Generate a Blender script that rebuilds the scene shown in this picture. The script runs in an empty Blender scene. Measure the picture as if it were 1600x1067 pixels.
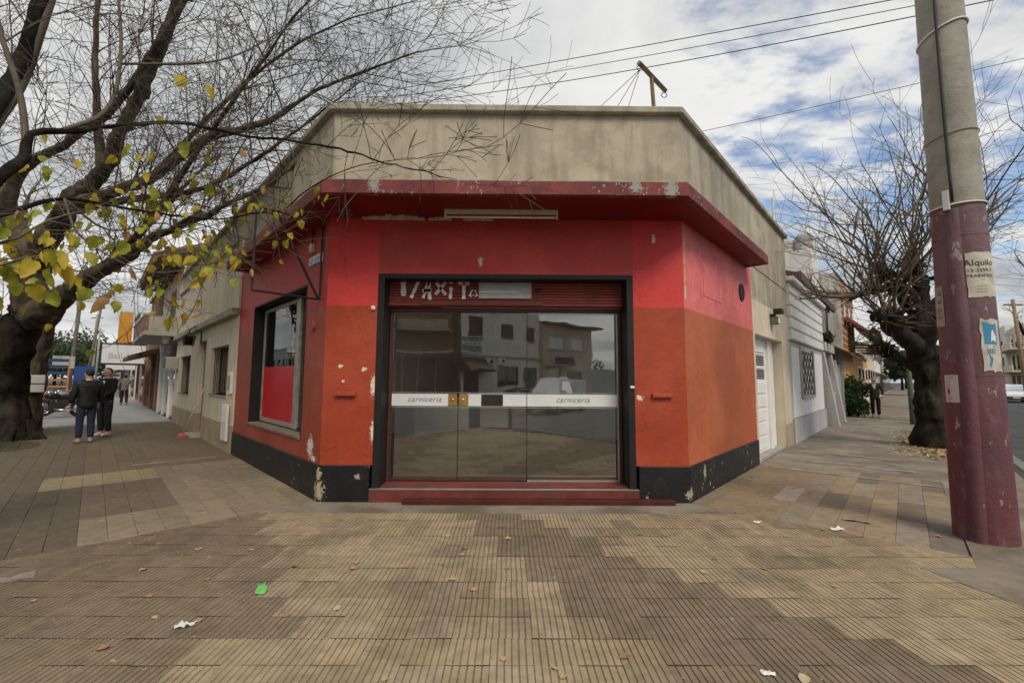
import bpy, bmesh, math, random
from mathutils import Vector, Matrix, noise
R_ = math.radians
rnd = random.Random(7)
scene = bpy.context.scene
COL = scene.collection

# ------------------------------------------------------------------ camera
cam = bpy.data.cameras.new('camera'); camo = bpy.data.objects.new('camera', cam); COL.objects.link(camo)
cam.lens = 15.12; cam.sensor_width = 36; cam.clip_end = 2000; cam.clip_start = 0.05
def cam_matrix(loc, yaw, pitch, roll):
    f = Vector((math.sin(yaw)*math.cos(pitch), math.cos(yaw)*math.cos(pitch), math.sin(pitch)))
    rt = Vector((math.cos(yaw), -math.sin(yaw), 0)); up = rt.cross(f)
    r2 = math.cos(roll)*rt + math.sin(roll)*up; u2 = -math.sin(roll)*rt + math.cos(roll)*up
    m = Matrix((r2, u2, -f)).transposed().to_4x4(); m.translation = loc
    return m
camo.matrix_world = cam_matrix(Vector((0, -5.455, 1.5)), R_(0.46), R_(5.056), R_(0.32))
scene.camera = camo

# ------------------------------------------------------------------ sky
SUN_EL, SUN_AZ = R_(48), R_(158)          # azimuth from +Y, clockwise: behind the camera, a little to the right
w = bpy.data.worlds.new('World'); scene.world = w; w.use_nodes = True
nt = w.node_tree; nt.nodes.clear()
def wn(t, **k):
    n = nt.nodes.new(t)
    for a, b in k.items(): setattr(n, a, b)
    return n
out = wn('ShaderNodeOutputWorld'); mix = wn('ShaderNodeMixShader'); b1 = wn('ShaderNodeBackground'); b2 = wn('ShaderNodeBackground')
sky = wn('ShaderNodeTexSky', sky_type='NISHITA', sun_disc=False, sun_elevation=SUN_EL, sun_rotation=SUN_AZ)
b1.inputs['Strength'].default_value = 0.105
tc = wn('ShaderNodeTexCoord'); sep = wn('ShaderNodeSeparateXYZ'); nt.links.new(tc.outputs['Generated'], sep.inputs[0])
def wmath(op, a, b=None, c=None):
    n = wn('ShaderNodeMath', operation=op)
    for i, v in enumerate((a, b, c)):
        if v is None: continue
        if isinstance(v, (int, float)): n.inputs[i].default_value = v
        else: nt.links.new(v, n.inputs[i])
    return n.outputs[0]
zc = wmath('MAXIMUM', sep.outputs['Z'], 0.0); zc = wmath('ADD', zc, 0.16)
cx_ = wmath('DIVIDE', sep.outputs['X'], zc); cy_ = wmath('DIVIDE', sep.outputs['Y'], zc)
comb = wn('ShaderNodeCombineXYZ'); nt.links.new(cx_, comb.inputs[0]); nt.links.new(cy_, comb.inputs[1])
def wnoise(scale, detail, rough, off, dist=0.0, sc=(1, 1, 1)):
    mp = wn('ShaderNodeMapping'); mp.inputs['Location'].default_value = off; mp.inputs['Scale'].default_value = sc
    nt.links.new(comb.outputs[0], mp.inputs[0])
    n = wn('ShaderNodeTexNoise'); nt.links.new(mp.outputs[0], n.inputs['Vector'])
    n.inputs['Scale'].default_value = scale; n.inputs['Detail'].default_value = detail
    n.inputs['Roughness'].default_value = rough; n.inputs['Distortion'].default_value = dist
    return n.outputs['Fac']
def wramp(v, a, b, lo=0.0, hi=1.0):
    n = wn('ShaderNodeMapRange'); n.interpolation_type = 'SMOOTHSTEP'
    nt.links.new(v, n.inputs[0])
    for i, q in zip((1, 2, 3, 4), (a, b, lo, hi)): n.inputs[i].default_value = q
    return n.outputs[0]
# heavier cloud bank in the west (left), broken rows of small clouds in the east (right)
bank = wramp(sep.outputs['X'], 0.50, 0.05)                      # 1 under the bank
big = wnoise(0.55, 4, 0.5, (3.1, 1.7, 0)); fine = wnoise(4.2, 9, 0.60, (0.4, 2.2, 0), 0.12, (1.0, 1.5, 1))
cov = wmath('ADD', wmath('MULTIPLY', big, 0.55), wmath('MULTIPLY', fine, 0.75))
cov = wmath('ADD', cov, wmath('MULTIPLY', bank, 0.40))
low = wramp(sep.outputs['Z'], 0.38, 0.12); cov = wmath('ADD', cov, wmath('MULTIPLY', low, 0.16))
mask = wramp(cov, 0.60, 0.80)
shade = wnoise(1.1, 8, 0.58, (7.3, 0.2, 0), 0.0)
cr = wn('ShaderNodeMix', data_type='RGBA'); nt.links.new(wramp(shade, 0.30, 0.64), cr.inputs[0])
cr.inputs[6].default_value = (0.36, 0.385, 0.405, 1); cr.inputs[7].default_value = (0.74, 0.735, 0.72, 1)
nt.links.new(cr.outputs[2], b2.inputs['Color']); b2.inputs['Strength'].default_value = 0.73
nt.links.new(sky.outputs[0], b1.inputs['Color'])
nt.links.new(mask, mix.inputs[0]); nt.links.new(b1.outputs[0], mix.inputs[1]); nt.links.new(b2.outputs[0], mix.inputs[2])
nt.links.new(mix.outputs[0], out.inputs[0])
# ------------------------------------------------------------------ sun behind thin cloud
sl = bpy.data.lights.new('sun', 'SUN'); sl.energy = 1.5; sl.angle = R_(24); sl.color = (1.0, 0.875, 0.69)
so = bpy.data.objects.new('sun', sl); COL.objects.link(so)
sd = Vector((math.sin(SUN_AZ)*math.cos(SUN_EL), math.cos(SUN_AZ)*math.cos(SUN_EL), math.sin(SUN_EL)))
so.rotation_euler = sd.to_track_quat('Z', 'Y').to_euler(); so.location = (0, -20, 30)
vs = scene.view_settings
vs.view_transform = 'Standard'; vs.look = 'None'; vs.exposure = 0.70; vs.gamma = 1.0; vs.use_curve_mapping = False
scene.render.engine = 'CYCLES'
scene.cycles.max_bounces = 8; scene.cycles.transparent_max_bounces = 12

# ------------------------------------------------------------------ frames of the two streets
A_L, A_R = R_(46.35), R_(47.14)
LC, RC = Vector((-2.33, 0, 0)), Vector((2.256, 0, 0))
DL, DR = Vector((-math.cos(A_L), math.sin(A_L), 0)), Vector((math.cos(A_R), math.sin(A_R), 0))
NL, NR = Vector((-math.sin(A_L), -math.cos(A_L), 0)), Vector((math.sin(A_R), -math.cos(A_R), 0))
Z = Vector((0, 0, 1))
def FL(s, d, z): return LC + DL*s + NL*d + Z*z          # along left street, out of wall, up
def FR(s, d, z): return RC + DR*s + NR*d + Z*z
def FF(x, d, z): return Vector((x, -d, z))               # front (corner) face
def FW(x, y, z): return Vector((x, y, z))
def frame(o, ang):
    u = Vector((math.cos(ang), math.sin(ang), 0)); v = Vector((-math.sin(ang), math.cos(ang), 0)); o = Vector(o)
    return lambda a, b, c: o + u*a + v*b + Z*c

# ------------------------------------------------------------------ mesh helpers
class MB:
    def __init__(s): s.v = []; s.f = []; s.m = []
    def add(s, vs_, fs, m=0):
        b = len(s.v); s.v += [tuple(p) for p in vs_]
        for f in fs: s.f.append(tuple(b+i for i in f)); s.m.append(m)
        return s
    def box(s, fr, a0, a1, b0, b1, c0, c1, m=0):
        P = [fr(a, b, c) for c in (c0, c1) for b in (b0, b1) for a in (a0, a1)]
        return s.add(P, [(0, 2, 3, 1), (4, 5, 7, 6), (0, 1, 5, 4), (2, 6, 7, 3), (0, 4, 6, 2), (1, 3, 7, 5)], m)
    def poly(s, pts, z0, z1, m=0):                       # plan polygon extruded upward
        n = len(pts); P = [(p[0], p[1], z0) for p in pts]+[(p[0], p[1], z1) for p in pts]
        return s.add(P, [tuple(range(n-1, -1, -1)), tuple(range(n, 2*n))]+[(i, (i+1) % n, n+(i+1) % n, n+i) for i in range(n)], m)
    def prism(s, A, B, m=0):                             # two matching outlines joined
        n = len(A)
        return s.add(list(A)+list(B), [tuple(range(n-1, -1, -1)), tuple(range(n, 2*n))]+[(i, (i+1) % n, n+(i+1) % n, n+i) for i in range(n)], m)
    def quad(s, a, b, c, d, m=0): return s.add([a, b, c, d], [(0, 1, 2, 3)], m)
    def tube(s, pts, rad, n=6, m=0, cap=True):
        pts = [Vector(p) for p in pts]
        if not hasattr(rad, '__len__'): rad = [rad]*len(pts)
        b = len(s.v); k = len(pts); ref = None
        for i in range(k):
            t = (pts[min(i+1, k-1)]-pts[max(i-1, 0)]).normalized()
            if ref is None:
                ref = Vector((0, 0, 1)) if abs(t.z) < 0.9 else Vector((1, 0, 0))
            x = ref - t*ref.dot(t)
            if x.length < 1e-4: x = t.orthogonal()
            x.normalize(); ref = x; y = t.cross(x)
            for j in range(n):
                a = 2*math.pi*j/n
                s.v.append(tuple(pts[i]+(x*math.cos(a)+y*math.sin(a))*rad[i]))
        for i in range(k-1):
            for j in range(n):
                s.f.append((b+i*n+j, b+i*n+(j+1) % n, b+(i+1)*n+(j+1) % n, b+(i+1)*n+j)); s.m.append(m)
        if cap:
            s.f.append(tuple(b+j for j in range(n-1, -1, -1))); s.m.append(m)
            s.f.append(tuple(b+(k-1)*n+j for j in range(n))); s.m.append(m)
        return s
    def lathe(s, o, prof, n=16, m=0, ax=None):           # prof: (radius, height) along axis
        o = Vector(o); az = (ax or Z).normalized(); x = az.orthogonal().normalized(); y = az.cross(x)
        b = len(s.v)
        for r, h in prof:
            for j in range(n):
                a = 2*math.pi*j/n; s.v.append(tuple(o+az*h+(x*math.cos(a)+y*math.sin(a))*r))
        for i in range(len(prof)-1):
            for j in range(n):
                s.f.append((b+i*n+j, b+i*n+(j+1) % n, b+(i+1)*n+(j+1) % n, b+(i+1)*n+j)); s.m.append(m)
        s.f.append(tuple(b+j for j in range(n-1, -1, -1))); s.m.append(m)
        e = b+(len(prof)-1)*n; s.f.append(tuple(e+j for j in range(n))); s.m.append(m)
        return s
    def build(s, name, mats, parent=None, smooth=False, bevel=0, recalc=True):
        if not isinstance(mats, (list, tuple)): mats = [mats]
        o0 = Vector((0, 0, 0))
        q = parent
        while q is not None: o0 += q.location; q = q.parent
        me = bpy.data.meshes.new(name)
        me.from_pydata([tuple(Vector(p)-o0) for p in s.v], [], s.f)
        for k in mats: me.materials.append(k)
        me.polygons.foreach_set('material_index', s.m)
        if recalc:
            bm = bmesh.new(); bm.from_mesh(me); bmesh.ops.recalc_face_normals(bm, faces=bm.faces); bm.to_mesh(me); bm.free()
        if smooth: me.polygons.foreach_set('use_smooth', [True]*len(me.polygons))
        me.update()
        o = bpy.data.objects.new(name, me); COL.objects.link(o); o.parent = parent
        if bevel:
            b = o.modifiers.new('bevel', 'BEVEL'); b.width = bevel; b.segments = 2; b.limit_method = 'ANGLE'; b.angle_limit = R_(40)
        return o
def tag(o, label=None, cat=None, group=None, kind=None):
    for k, v in (('label', label), ('category', cat), ('group', group), ('kind', kind)):
        if v: o[k] = v
    return o
def empty(name, loc=(0, 0, 0), **k):
    o = bpy.data.objects.new(name, None); COL.objects.link(o); o.location = loc; o.empty_display_size = 0.2
    return tag(o, **k)
def ubox(name, mat, parent, fr, a0, a1, b0, b1, c0, c1, bevel=0):
    return MB().box(fr, a0, a1, b0, b1, c0, c1).build(name, mat, parent, bevel=bevel)
def copy_tree(o, parent=None):
    c = o.copy(); COL.objects.link(c); c.parent = parent
    for ch in [x for x in bpy.data.objects if x.parent == o]: copy_tree(ch, c)
    return c
def structure(o): o['kind'] = 'structure'; return o

# ------------------------------------------------------------------ procedural materials
class NT:
    def __init__(s, name):
        s.m = bpy.data.materials.new(name); s.m.use_nodes = True; s.t = s.m.node_tree
        s.b = s.t.nodes['Principled BSDF']; s.o = s.t.nodes['Material Output']
        s.pos = s.t.nodes.new('ShaderNodeNewGeometry').outputs['Position']
    def n(s, t, **k):
        x = s.t.nodes.new(t)
        for a, b in k.items(): setattr(x, a, b)
        return x
    def l(s, a, b): s.t.links.new(a, b)
    def put(s, sock, v):
        if isinstance(v, (int, float)): sock.default_value = v
        elif isinstance(v, tuple): sock.default_value = v if len(v) != 3 or len(sock.default_value) == 3 else (*v, 1)
        else: s.l(v, sock)
    def noise(s, scale, detail=4, rough=.55, sc=None, off=(0, 0, 0), vec=None, dist=0):
        v = vec or s.pos
        if sc or off != (0, 0, 0):
            mp = s.n('ShaderNodeMapping'); mp.inputs['Scale'].default_value = sc or (1, 1, 1); mp.inputs['Location'].default_value = off
            s.l(v, mp.inputs[0]); v = mp.outputs[0]
        x = s.n('ShaderNodeTexNoise'); s.l(v, x.inputs['Vector'])
        x.inputs['Scale'].default_value = scale; x.inputs['Detail'].default_value = detail
        x.inputs['Roughness'].default_value = rough; x.inputs['Distortion'].default_value = dist
        return x.outputs['Fac']
    def math(s, op, a, b=0.0, c=0.0):
        x = s.n('ShaderNodeMath', operation=op)
        for i, v in enumerate((a, b, c)): s.put(x.inputs[i], v)
        return x.outputs[0]
    def rng(s, v, a, b, lo=0., hi=1.):
        x = s.n('ShaderNodeMapRange', interpolation_type='SMOOTHSTEP')
        s.put(x.inputs[0], v)
        for i, q in zip((1, 2, 3, 4), (a, b, lo, hi)): s.put(x.inputs[i], q)
        return x.outputs[0]
    def mix(s, f, a, b, mode='MIX'):
        x = s.n('ShaderNodeMix', data_type='RGBA', blend_type=mode)
        s.put(x.inputs[0], f); s.put(x.inputs[6], a); s.put(x.inputs[7], b)
        return x.outputs[2]
    def sepz(s):
        x = s.n('ShaderNodeSeparateXYZ'); s.l(s.pos, x.inputs[0]); return x.outputs
    def bump(s, h, strength=.3, dist=.01):
        x = s.n('ShaderNodeBump'); x.inputs['Strength'].default_value = strength; x.inputs['Distance'].default_value = dist
        s.l(h, x.inputs['Height']); s.l(x.outputs[0], s.b.inputs['Normal'])
def c4(c, k=1.0): return (c[0]*k, c[1]*k, c[2]*k, 1)
def mat(name, col, rough=.75, var=.18, scale=2.5, fine=.12, fscale=40, bump=.15, bscale=120, streak=0, streakcol=None,
        chips=0, chipcol=(.55, .53, .48), chipscale=14, spots=(), metal=0, spec=.35, mottle=None, mcol=None, roller=0):
    t = NT(name)
    c = t.mix(t.rng(t.noise(scale, 5, .6), .3, .7), c4(col, 1-var), c4(col, 1+var))
    if roller:
        c = t.mix(t.math('MULTIPLY', t.rng(t.noise(7, 4, .6, sc=(2.5, 2.5, .5), off=(6, 1, 3)), .35, .7), roller), c, c4((col[0]*.72+.02, col[1]*.8+.012, col[2]*.8+.012)))
        dv = t.n('ShaderNodeVectorMath', operation='ADD'); t.l(t.pos, dv.inputs[0]); nv = t.n('ShaderNodeTexNoise'); nv.inputs['Scale'].default_value = 3; nv.inputs['Detail'].default_value = 6; t.l(t.pos, nv.inputs['Vector'])
        sv = t.n('ShaderNodeVectorMath', operation='SCALE'); sv.inputs['Scale'].default_value = .55; t.l(nv.outputs['Color'], sv.inputs[0]); t.l(sv.outputs[0], dv.inputs[1])
        vo_ = t.n('ShaderNodeTexVoronoi', feature='DISTANCE_TO_EDGE'); vo_.inputs['Scale'].default_value = .75; t.l(dv.outputs[0], vo_.inputs['Vector'])
        crk = t.math('MULTIPLY', t.rng(vo_.outputs['Distance'], .006, .001), t.rng(t.noise(1.3, 2, .5, off=(2, 2, 9)), .5, .6))
        c = t.mix(t.math('MULTIPLY', crk, .55), c, c4((col[0]*.35, col[1]*.4, col[2]*.4)))
        c = t.mix(t.math('MULTIPLY', t.rng(t.noise(.9, 6, .7, off=(1, 7, 3)), .42, .68), roller), c, c4((col[0]*1.12+.03, col[1]*1.25+.018, col[2]*1.25+.018)))
    if mcol: c = t.mix(t.rng(t.noise(mottle or 1.1, 6, .65, off=(4, 9, 2)), .48, .66), c, c4(mcol))
    c = t.mix(t.math('MULTIPLY', t.rng(t.noise(fscale, 3, .6), .35, .75), fine), c, c4(col, .45))
    if streak:
        st = t.noise(2.6, 5, .6, sc=(2.2, 2.2, .22), off=(1, 2, 5))
        c = t.mix(t.math('MULTIPLY', t.rng(st, .44, .66), streak), c, c4(streakcol or (col[0]*.42, col[1]*.42, col[2]*.4)))
    if chips or spots:
        cm = None
        if chips:
            a = t.rng(t.noise(chipscale, 4, .62, off=(9, 3, 1)), .80-chips, .815-chips)
            cm = t.math('MULTIPLY', a, t.rng(t.noise(1.7, 3, .5, off=(2, 8, 4)), .5, .58))
        if spots:
            nz = t.noise(34, 5, .75, off=(5, 5, 5))
            for (p, r, sx) in spots:
                mp = t.n('ShaderNodeVectorMath', operation='SUBTRACT'); t.l(t.pos, mp.inputs[0]); mp.inputs[1].default_value = p
                m2 = t.n('ShaderNodeVectorMath', operation='MULTIPLY'); t.l(mp.outputs[0], m2.inputs[0]); m2.inputs[1].default_value = sx
                ln = t.n('ShaderNodeVectorMath', operation='LENGTH'); t.l(m2.outputs[0], ln.inputs[0])
                e = t.math('ADD', t.math('DIVIDE', ln.outputs[1], r), t.math('MULTIPLY', t.math('SUBTRACT', nz, .47), 4.2))
                k = t.rng(e, 1.0, .92)
                cm = k if cm is None else t.math('MAXIMUM', cm, k)
        c = t.mix(cm, c, c4(chipcol))
    t.l(c, t.b.inputs['Base Color']); t.b.inputs['Roughness'].default_value = rough; t.b.inputs['Metallic'].default_value = metal
    t.b.inputs['Specular IOR Level'].default_value = spec
    if bump:
        h = t.math('ADD', t.noise(bscale, 4, .6), t.math('MULTIPLY', t.noise(7, 5, .6), 2.2 if roller else .8)); t.bump(h, bump, .01)
    return t.m
def flat(name, col, rough=.5, metal=0, spec=.4, emit=0):
    return mat(name, col, rough, var=.06, fine=.05, bump=.04, metal=metal, spec=spec)
def glass(name, tint=(.55, .57, .53), refl=.22, rough=.02):
    t = NT(name); n = t.t.nodes
    tr = t.n('ShaderNodeBsdfTransparent'); tr.inputs[0].default_value = c4(tint)
    gl = t.n('ShaderNodeBsdfGlossy'); bn = t.n('ShaderNodeBump'); bn.inputs['Strength'].default_value = .035; bn.inputs['Distance'].default_value = .05; t.l(t.noise(1.6, 2, .5), bn.inputs['Height']); t.l(bn.outputs[0], gl.inputs['Normal']); gl.inputs['Roughness'].default_value = rough; gl.inputs[0].default_value = (.95, .95, .92, 1)
    lw = t.n('ShaderNodeFresnel'); lw.inputs[0].default_value = 1.5
    f = t.math('MULTIPLY_ADD', lw.outputs[0], .9, refl); f = t.math('MINIMUM', f, 1.0)
    m1 = t.n('ShaderNodeMixShader'); t.l(f, m1.inputs[0]); t.l(tr.outputs[0], m1.inputs[1]); t.l(gl.outputs[0], m1.inputs[2])
    df = t.n('ShaderNodeBsdfDiffuse'); df.inputs[0].default_value = (.35, .34, .3, 1)
    m2 = t.n('ShaderNodeMixShader'); d = t.rng(t.noise(3.5, 6, .65, sc=(1, 1, .6)), .5, .8, .006, .035)
    t.l(d, m2.inputs[0]); t.l(m1.outputs[0], m2.inputs[1]); t.l(df.outputs[0], m2.inputs[2])
    t.l(m2.outputs[0], t.o.inputs[0]); n.remove(t.b)
    return t.m
def tilemat(name, attr=False, grime=.35, ribs=True):
    t = NT(name)
    if attr: cc = t.n('ShaderNodeAttribute', attribute_name='tcol').outputs['Color']
    else: cc = t.n('ShaderNodeObjectInfo').outputs['Color']
    c = t.mix(t.rng(t.noise(9, 5, .65), .3, .75), cc, t.mix(1.0, cc, (.68, .66, .62, 1), 'MULTIPLY'))
    c = t.mix(t.math('MULTIPLY', t.rng(t.noise(90, 3, .7), .45, .75), .5), c, t.mix(1.0, cc, (1.3, 1.28, 1.22, 1), 'MULTIPLY'))
    c = t.mix(t.math('MULTIPLY', t.rng(t.noise(1.1, 6, .68, off=(3, 1, 0)), .46, .7), grime), c, (.085, .072, .055, 1))
    c = t.mix(t.math('MULTIPLY', t.rng(t.noise(38, 2, .5, off=(8, 1, 0)), .72, .8), .8), c, (.045, .04, .032, 1))
    z = t.sepz()[2]
    if ribs: c = t.mix(t.rng(z, -.0012, -.0055, 0, .5), c, (.08, .064, .045, 1))   # dirt packed in the grooves
    t.l(c, t.b.inputs['Base Color']); t.b.inputs['Roughness'].default_value = .82; t.b.inputs['Specular IOR Level'].default_value = .25
    t.bump(t.math('ADD', t.noise(160, 4, .7), t.math('MULTIPLY', t.noise(30, 3, .6), 1.2)), .35, .004)
    return t.m
def bark(name, col, dark):
    t = NT(name)
    v = t.noise(5, 6, .65, sc=(1, 1, .35)); 
    c = t.mix(t.rng(v, .35, .68), c4(dark), c4(col))
    c = t.mix(t.math('MULTIPLY', t.rng(t.noise(1.4, 3, .5, off=(2, 2, 2)), .5, .75), .35), c, (.13, .14, .09, 1))
    t.l(c, t.b.inputs['Base Color']); t.b.inputs['Roughness'].default_value = .9; t.b.inputs['Specular IOR Level'].default_value = .15
    t.bump(t.math('ADD', t.noise(22, 5, .7, sc=(1, 1, .3)), t.noise(70, 3, .6)), .9, .03)
    return t.m
def leafmat(name, a, b, trans=.35):
    t = NT(name); r = t.n('ShaderNodeObjectInfo').outputs['Random']
    c = t.mix(t.rng(t.noise(14, 3, .6), .35, .7), c4(a), c4(b))
    t.l(c, t.b.inputs['Base Color']); t.b.inputs['Roughness'].default_value = .6
    tl = t.n('ShaderNodeBsdfTranslucent'); t.l(c, tl.inputs[0]); mx = t.n('ShaderNodeMixShader'); mx.inputs[0].default_value = trans
    t.l(t.b.outputs[0], mx.inputs[1]); t.l(tl.outputs[0], mx.inputs[2]); t.l(mx.outputs[0], t.o.inputs[0])
    return t.m
# ------------------------------------------------------------------ materials of the place
m_asphalt = mat('asphalt', (.062, .062, .064), .9, .25, .8, .3, 60, .4, 200)
m_cement = mat('pavement_cement', (.22, .19, .15), .88, .25, 1.6, .25, 30, .35, 150, mcol=(.14, .115, .085), mottle=1.3)
m_slabbase = mat('joint_mortar', (.07, .06, .048), .95, .3, 3, .3, 40, .4, 150)
m_cementpale = mat('pale_cement_patch', (.26, .235, .195), .9, .3, 4, .35, 30, .4, 120, mcol=(.2, .18, .15), mottle=3)
m_greytile = mat('grey_pavement', (.27, .28, .28), .8, .12, 1.2, .2, 25, .2, 150)
m_kerb = mat('kerb_stone', (.2, .195, .18), .9, .3, 2, .3, 30, .5, 90)
m_tile = tilemat('ribbed_tile', grime=.5); m_tile_a = tilemat('ribbed_tile_rest', True, .5)
m_slab = tilemat('smooth_tile', grime=.3, ribs=False); m_slab_a = tilemat('smooth_tile_rest', True, .3, False)
m_soil = mat('soil', (.07, .052, .035), .95, .4, 5, .4, 60, .8, 60)

# ------------------------------------------------------------------ ground, road, pavements
ground = structure(MB().add([(-600, -600, -.15), (600, -600, -.15), (600, 600, -.15), (-600, 600, -.15)], [(0, 1, 2, 3)]).build('road', m_asphalt, recalc=False))
KL, KR = 4.2, 3.5                                        # wall to kerb on the two streets
def arc_corner(oL, oR, rad):
    # where two kerb lines meet, rounded
    a = NL.dot(LC)+oL; b = NR.dot(RC)+oR
    det = NL.x*NR.y-NL.y*NR.x
    p = Vector(((a*NR.y-NL.y*b)/det, (NL.x*b-a*NR.x)/det, 0))
    c = p-NL*rad-NR*rad
    res = []
    a0 = math.atan2(NL.y, NL.x); a1 = math.atan2(NR.y, NR.x)
    for i in range(9):
        t = a0+(a1-a0)*i/8; res.append(c+Vector((math.cos(t), math.sin(t), 0))*rad)
    return res
corner_out = arc_corner(KL, KR, 2.2); corner_in = arc_corner(KL-.16, KR-.16, 2.04)
def corner_xy(oL, oF, oR):
    return (Vector((LC.x-(oL-math.cos(A_L)*oF)/math.sin(A_L), -oF, 0)), Vector((RC.x+(oR-math.cos(A_R)*oF)/math.sin(A_R), -oF, 0)))
pp = [FL(150, KL-.165, 0)]+corner_in+[FR(150, KR-.165, 0), FR(150, -1, 0), Vector((0, 1.6, 0)), FL(150, -1, 0)]
pavement = structure(MB().poly(pp, -.2, -.012).build('pavement', m_slabbase))
kb = MB(); ko = [FL(150, KL, 0)]+corner_out+[FR(150, KR, 0)]; ki = [FL(150, KL-.16, 0)]+corner_in+[FR(150, KR-.16, 0)]
kb.poly(ko+ki[::-1], -.2, .002)
structure(kb.build('kerb', m_kerb, bevel=.015))
# cement aprons: strip by the walls of the corner, pavement further along both streets
ce = MB()
a, b = corner_xy(.0, .0, .0); a2 = LC+NL*(.462/math.cos(A_L)); b2 = RC+NR*(.462/math.cos(A_R))
ce.poly([a, b, b2, a2], -.1, -.004)
structure(ce.build('cement_strip', m_cement))
structure(MB().poly([FR(3.22, 0, 0), FR(3.22, KR-.17, 0), FR(150, KR-.17, 0), FR(150, 0, 0)], -.1, -.003).build('cement_pavement', m_cement))
structure(MB().poly([FL(13.5, 0, 0), FL(13.5, KL-.17, 0), FL(150, KL-.17, 0), FL(150, 0, 0)], -.1, -.003).build('grey_pavement', m_greytile))
# pale cement seam lines and repairs
pc = MB()
def patch(fr, a0, a1, b0, b1, z, n=14, jag=.06):
    top, bot = [], []
    for i in range(n+1):
        t = i/n; aa = a0+(a1-a0)*t
        bot.append(fr(aa, b0+rnd.uniform(-jag, jag), z)); top.append(fr(aa, b1+rnd.uniform(-jag, jag), z))
    return bot+top[::-1]
def sheet(fr, a0, a1, b0, b1, z, n=14, jag=.06):
    P = patch(fr, a0, a1, b0, b1, z, n, jag); pc.add(P, [(i, i+1, 2*n+1-i-1, 2*n+1-i) for i in range(n)])
RT = lambda a, b, z: FR(b, a, z); LT = lambda a, b, z: FL(b, a, z)
sheet(RT, .25, 2.35, 3.2, 3.36, .005, 16, .04)

sheet(RT, .5, 2.1, 4.3, 4.55, .003, 14, .10); sheet(RT, .9, 2.0, 5.6, 5.75, .003, 14, .06); sheet(RT, .2, 2.2, 12.4, 12.8, .003, 10, .05)
sheet(LT, .3, 1.5, 4.32, 4.44, .004, 12, .03); sheet(LT, 0, 3.9, 13.35, 13.55, .003, 10, .02)
sheet(LT, 2.3, 3.1, -.62, -.5, .004, 12, .05)
structure(MB().poly([FR(-.62, 2.06, 0), FR(-.3, 2.4, 0), FR(3.3, 2.36, 0), FR(3.3, KR-.17, 0), FR(-1.2, KR-.17, 0), FR(-1.1, 2.75, 0)], -.1, .0035).build('pole_surround', m_cement))
structure(pc.build('cement_repair', m_cementpale, recalc=False))
# broken slab of concrete round the near tree pit
bp = empty('broken_paving', FL(-.9, 2.75, 0)); structure(bp)
for (u, v, sz, rz) in ((0, 0, .34, .3), (.36, .1, .22, 1.0), (.1, .36, .26, .6), (-.38, .2, .3, .1), (.62, -.08, .16, .4)):
    c0 = bp.location+DL*u+NL*v; n = 6
    pts = [c0+Vector((math.cos(rz+i*6.283/n), math.sin(rz+i*6.283/n), 0))*sz*rnd.uniform(.7, 1.1) for i in range(n)]
    MB().poly(pts, -.02, .022+rnd.uniform(0, .012)).build('slab_piece', m_cement, bp, bevel=.006)

# ---- ribbed corner tiles (each one its own piece, joints and grooves are geometry)
TS, NR_ = .235, 6
def ribbed_mesh():
    mb = MB(); h = TS/2-.0019; p = TS/NR_; g = .0055; gw = .0046
    xs = [(-h, 0)]
    prof = [(-h, -.02), (-h, 0)]
    for i in range(1, NR_):
        x = -TS/2+p*i; prof += [(x-gw, 0), (x-gw*.55, -g), (x+gw*.55, -g), (x+gw, 0)]
    prof += [(h, 0), (h, -.02)]
    for y in (-h, h):
        for x, z in prof: mb.v.append((x, y, z))
    n = len(prof)
    for i in range(n-1): mb.f.append((i, i+1, n+i+1, n+i)); mb.m.append(0)
    for k in (0, n):
        # end walls, as strips down to the mortar
        pass
    return mb
proto = ribbed_mesh().build('ribbed_tile', m_tile, recalc=False); rib_me = proto.data; bpy.data.objects.remove(proto)
def slab_mesh(w, l):
    mb = MB(); e = .0022
    A = [(-w/2+e, -l/2+e), (w/2-e, -l/2+e), (w/2-e, l/2-e), (-w/2+e, l/2-e)]; B = [(-w/2+.001, -l/2+.001), (w/2-.001, -l/2+.001), (w/2-.001, l/2-.001), (-w/2+.001, l/2-.001)]
    mb.add([(x, y, 0) for x, y in A]+[(x, y, -.003) for x, y in B]+[(x, y, -.02) for x, y in B],
           [(0, 1, 2, 3)]+[(4+i, 4+(i+1) % 4, (i+1) % 4, i) for i in range(4)]+[(8+i, 8+(i+1) % 4, 4+(i+1) % 4, 4+i) for i in range(4)])
    o = mb.build('tile', m_slab, recalc=False); me = o.data; bpy.data.objects.remove(o); return me
cp = structure(empty('corner_pavement'))
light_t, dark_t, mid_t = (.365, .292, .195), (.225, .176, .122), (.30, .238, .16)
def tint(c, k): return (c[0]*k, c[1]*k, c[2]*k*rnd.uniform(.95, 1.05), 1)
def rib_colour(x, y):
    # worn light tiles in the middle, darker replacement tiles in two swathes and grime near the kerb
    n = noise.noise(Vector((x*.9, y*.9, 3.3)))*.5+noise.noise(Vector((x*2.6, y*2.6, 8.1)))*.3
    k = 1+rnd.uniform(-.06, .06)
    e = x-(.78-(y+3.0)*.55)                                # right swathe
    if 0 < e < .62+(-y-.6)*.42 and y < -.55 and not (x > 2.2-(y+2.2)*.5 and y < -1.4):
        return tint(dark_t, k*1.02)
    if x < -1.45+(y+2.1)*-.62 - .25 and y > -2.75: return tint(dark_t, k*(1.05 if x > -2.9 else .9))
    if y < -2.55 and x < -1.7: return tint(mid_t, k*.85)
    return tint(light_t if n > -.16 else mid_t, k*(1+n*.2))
tiles = []
row = 0
y = -.46-TS/2
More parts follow.
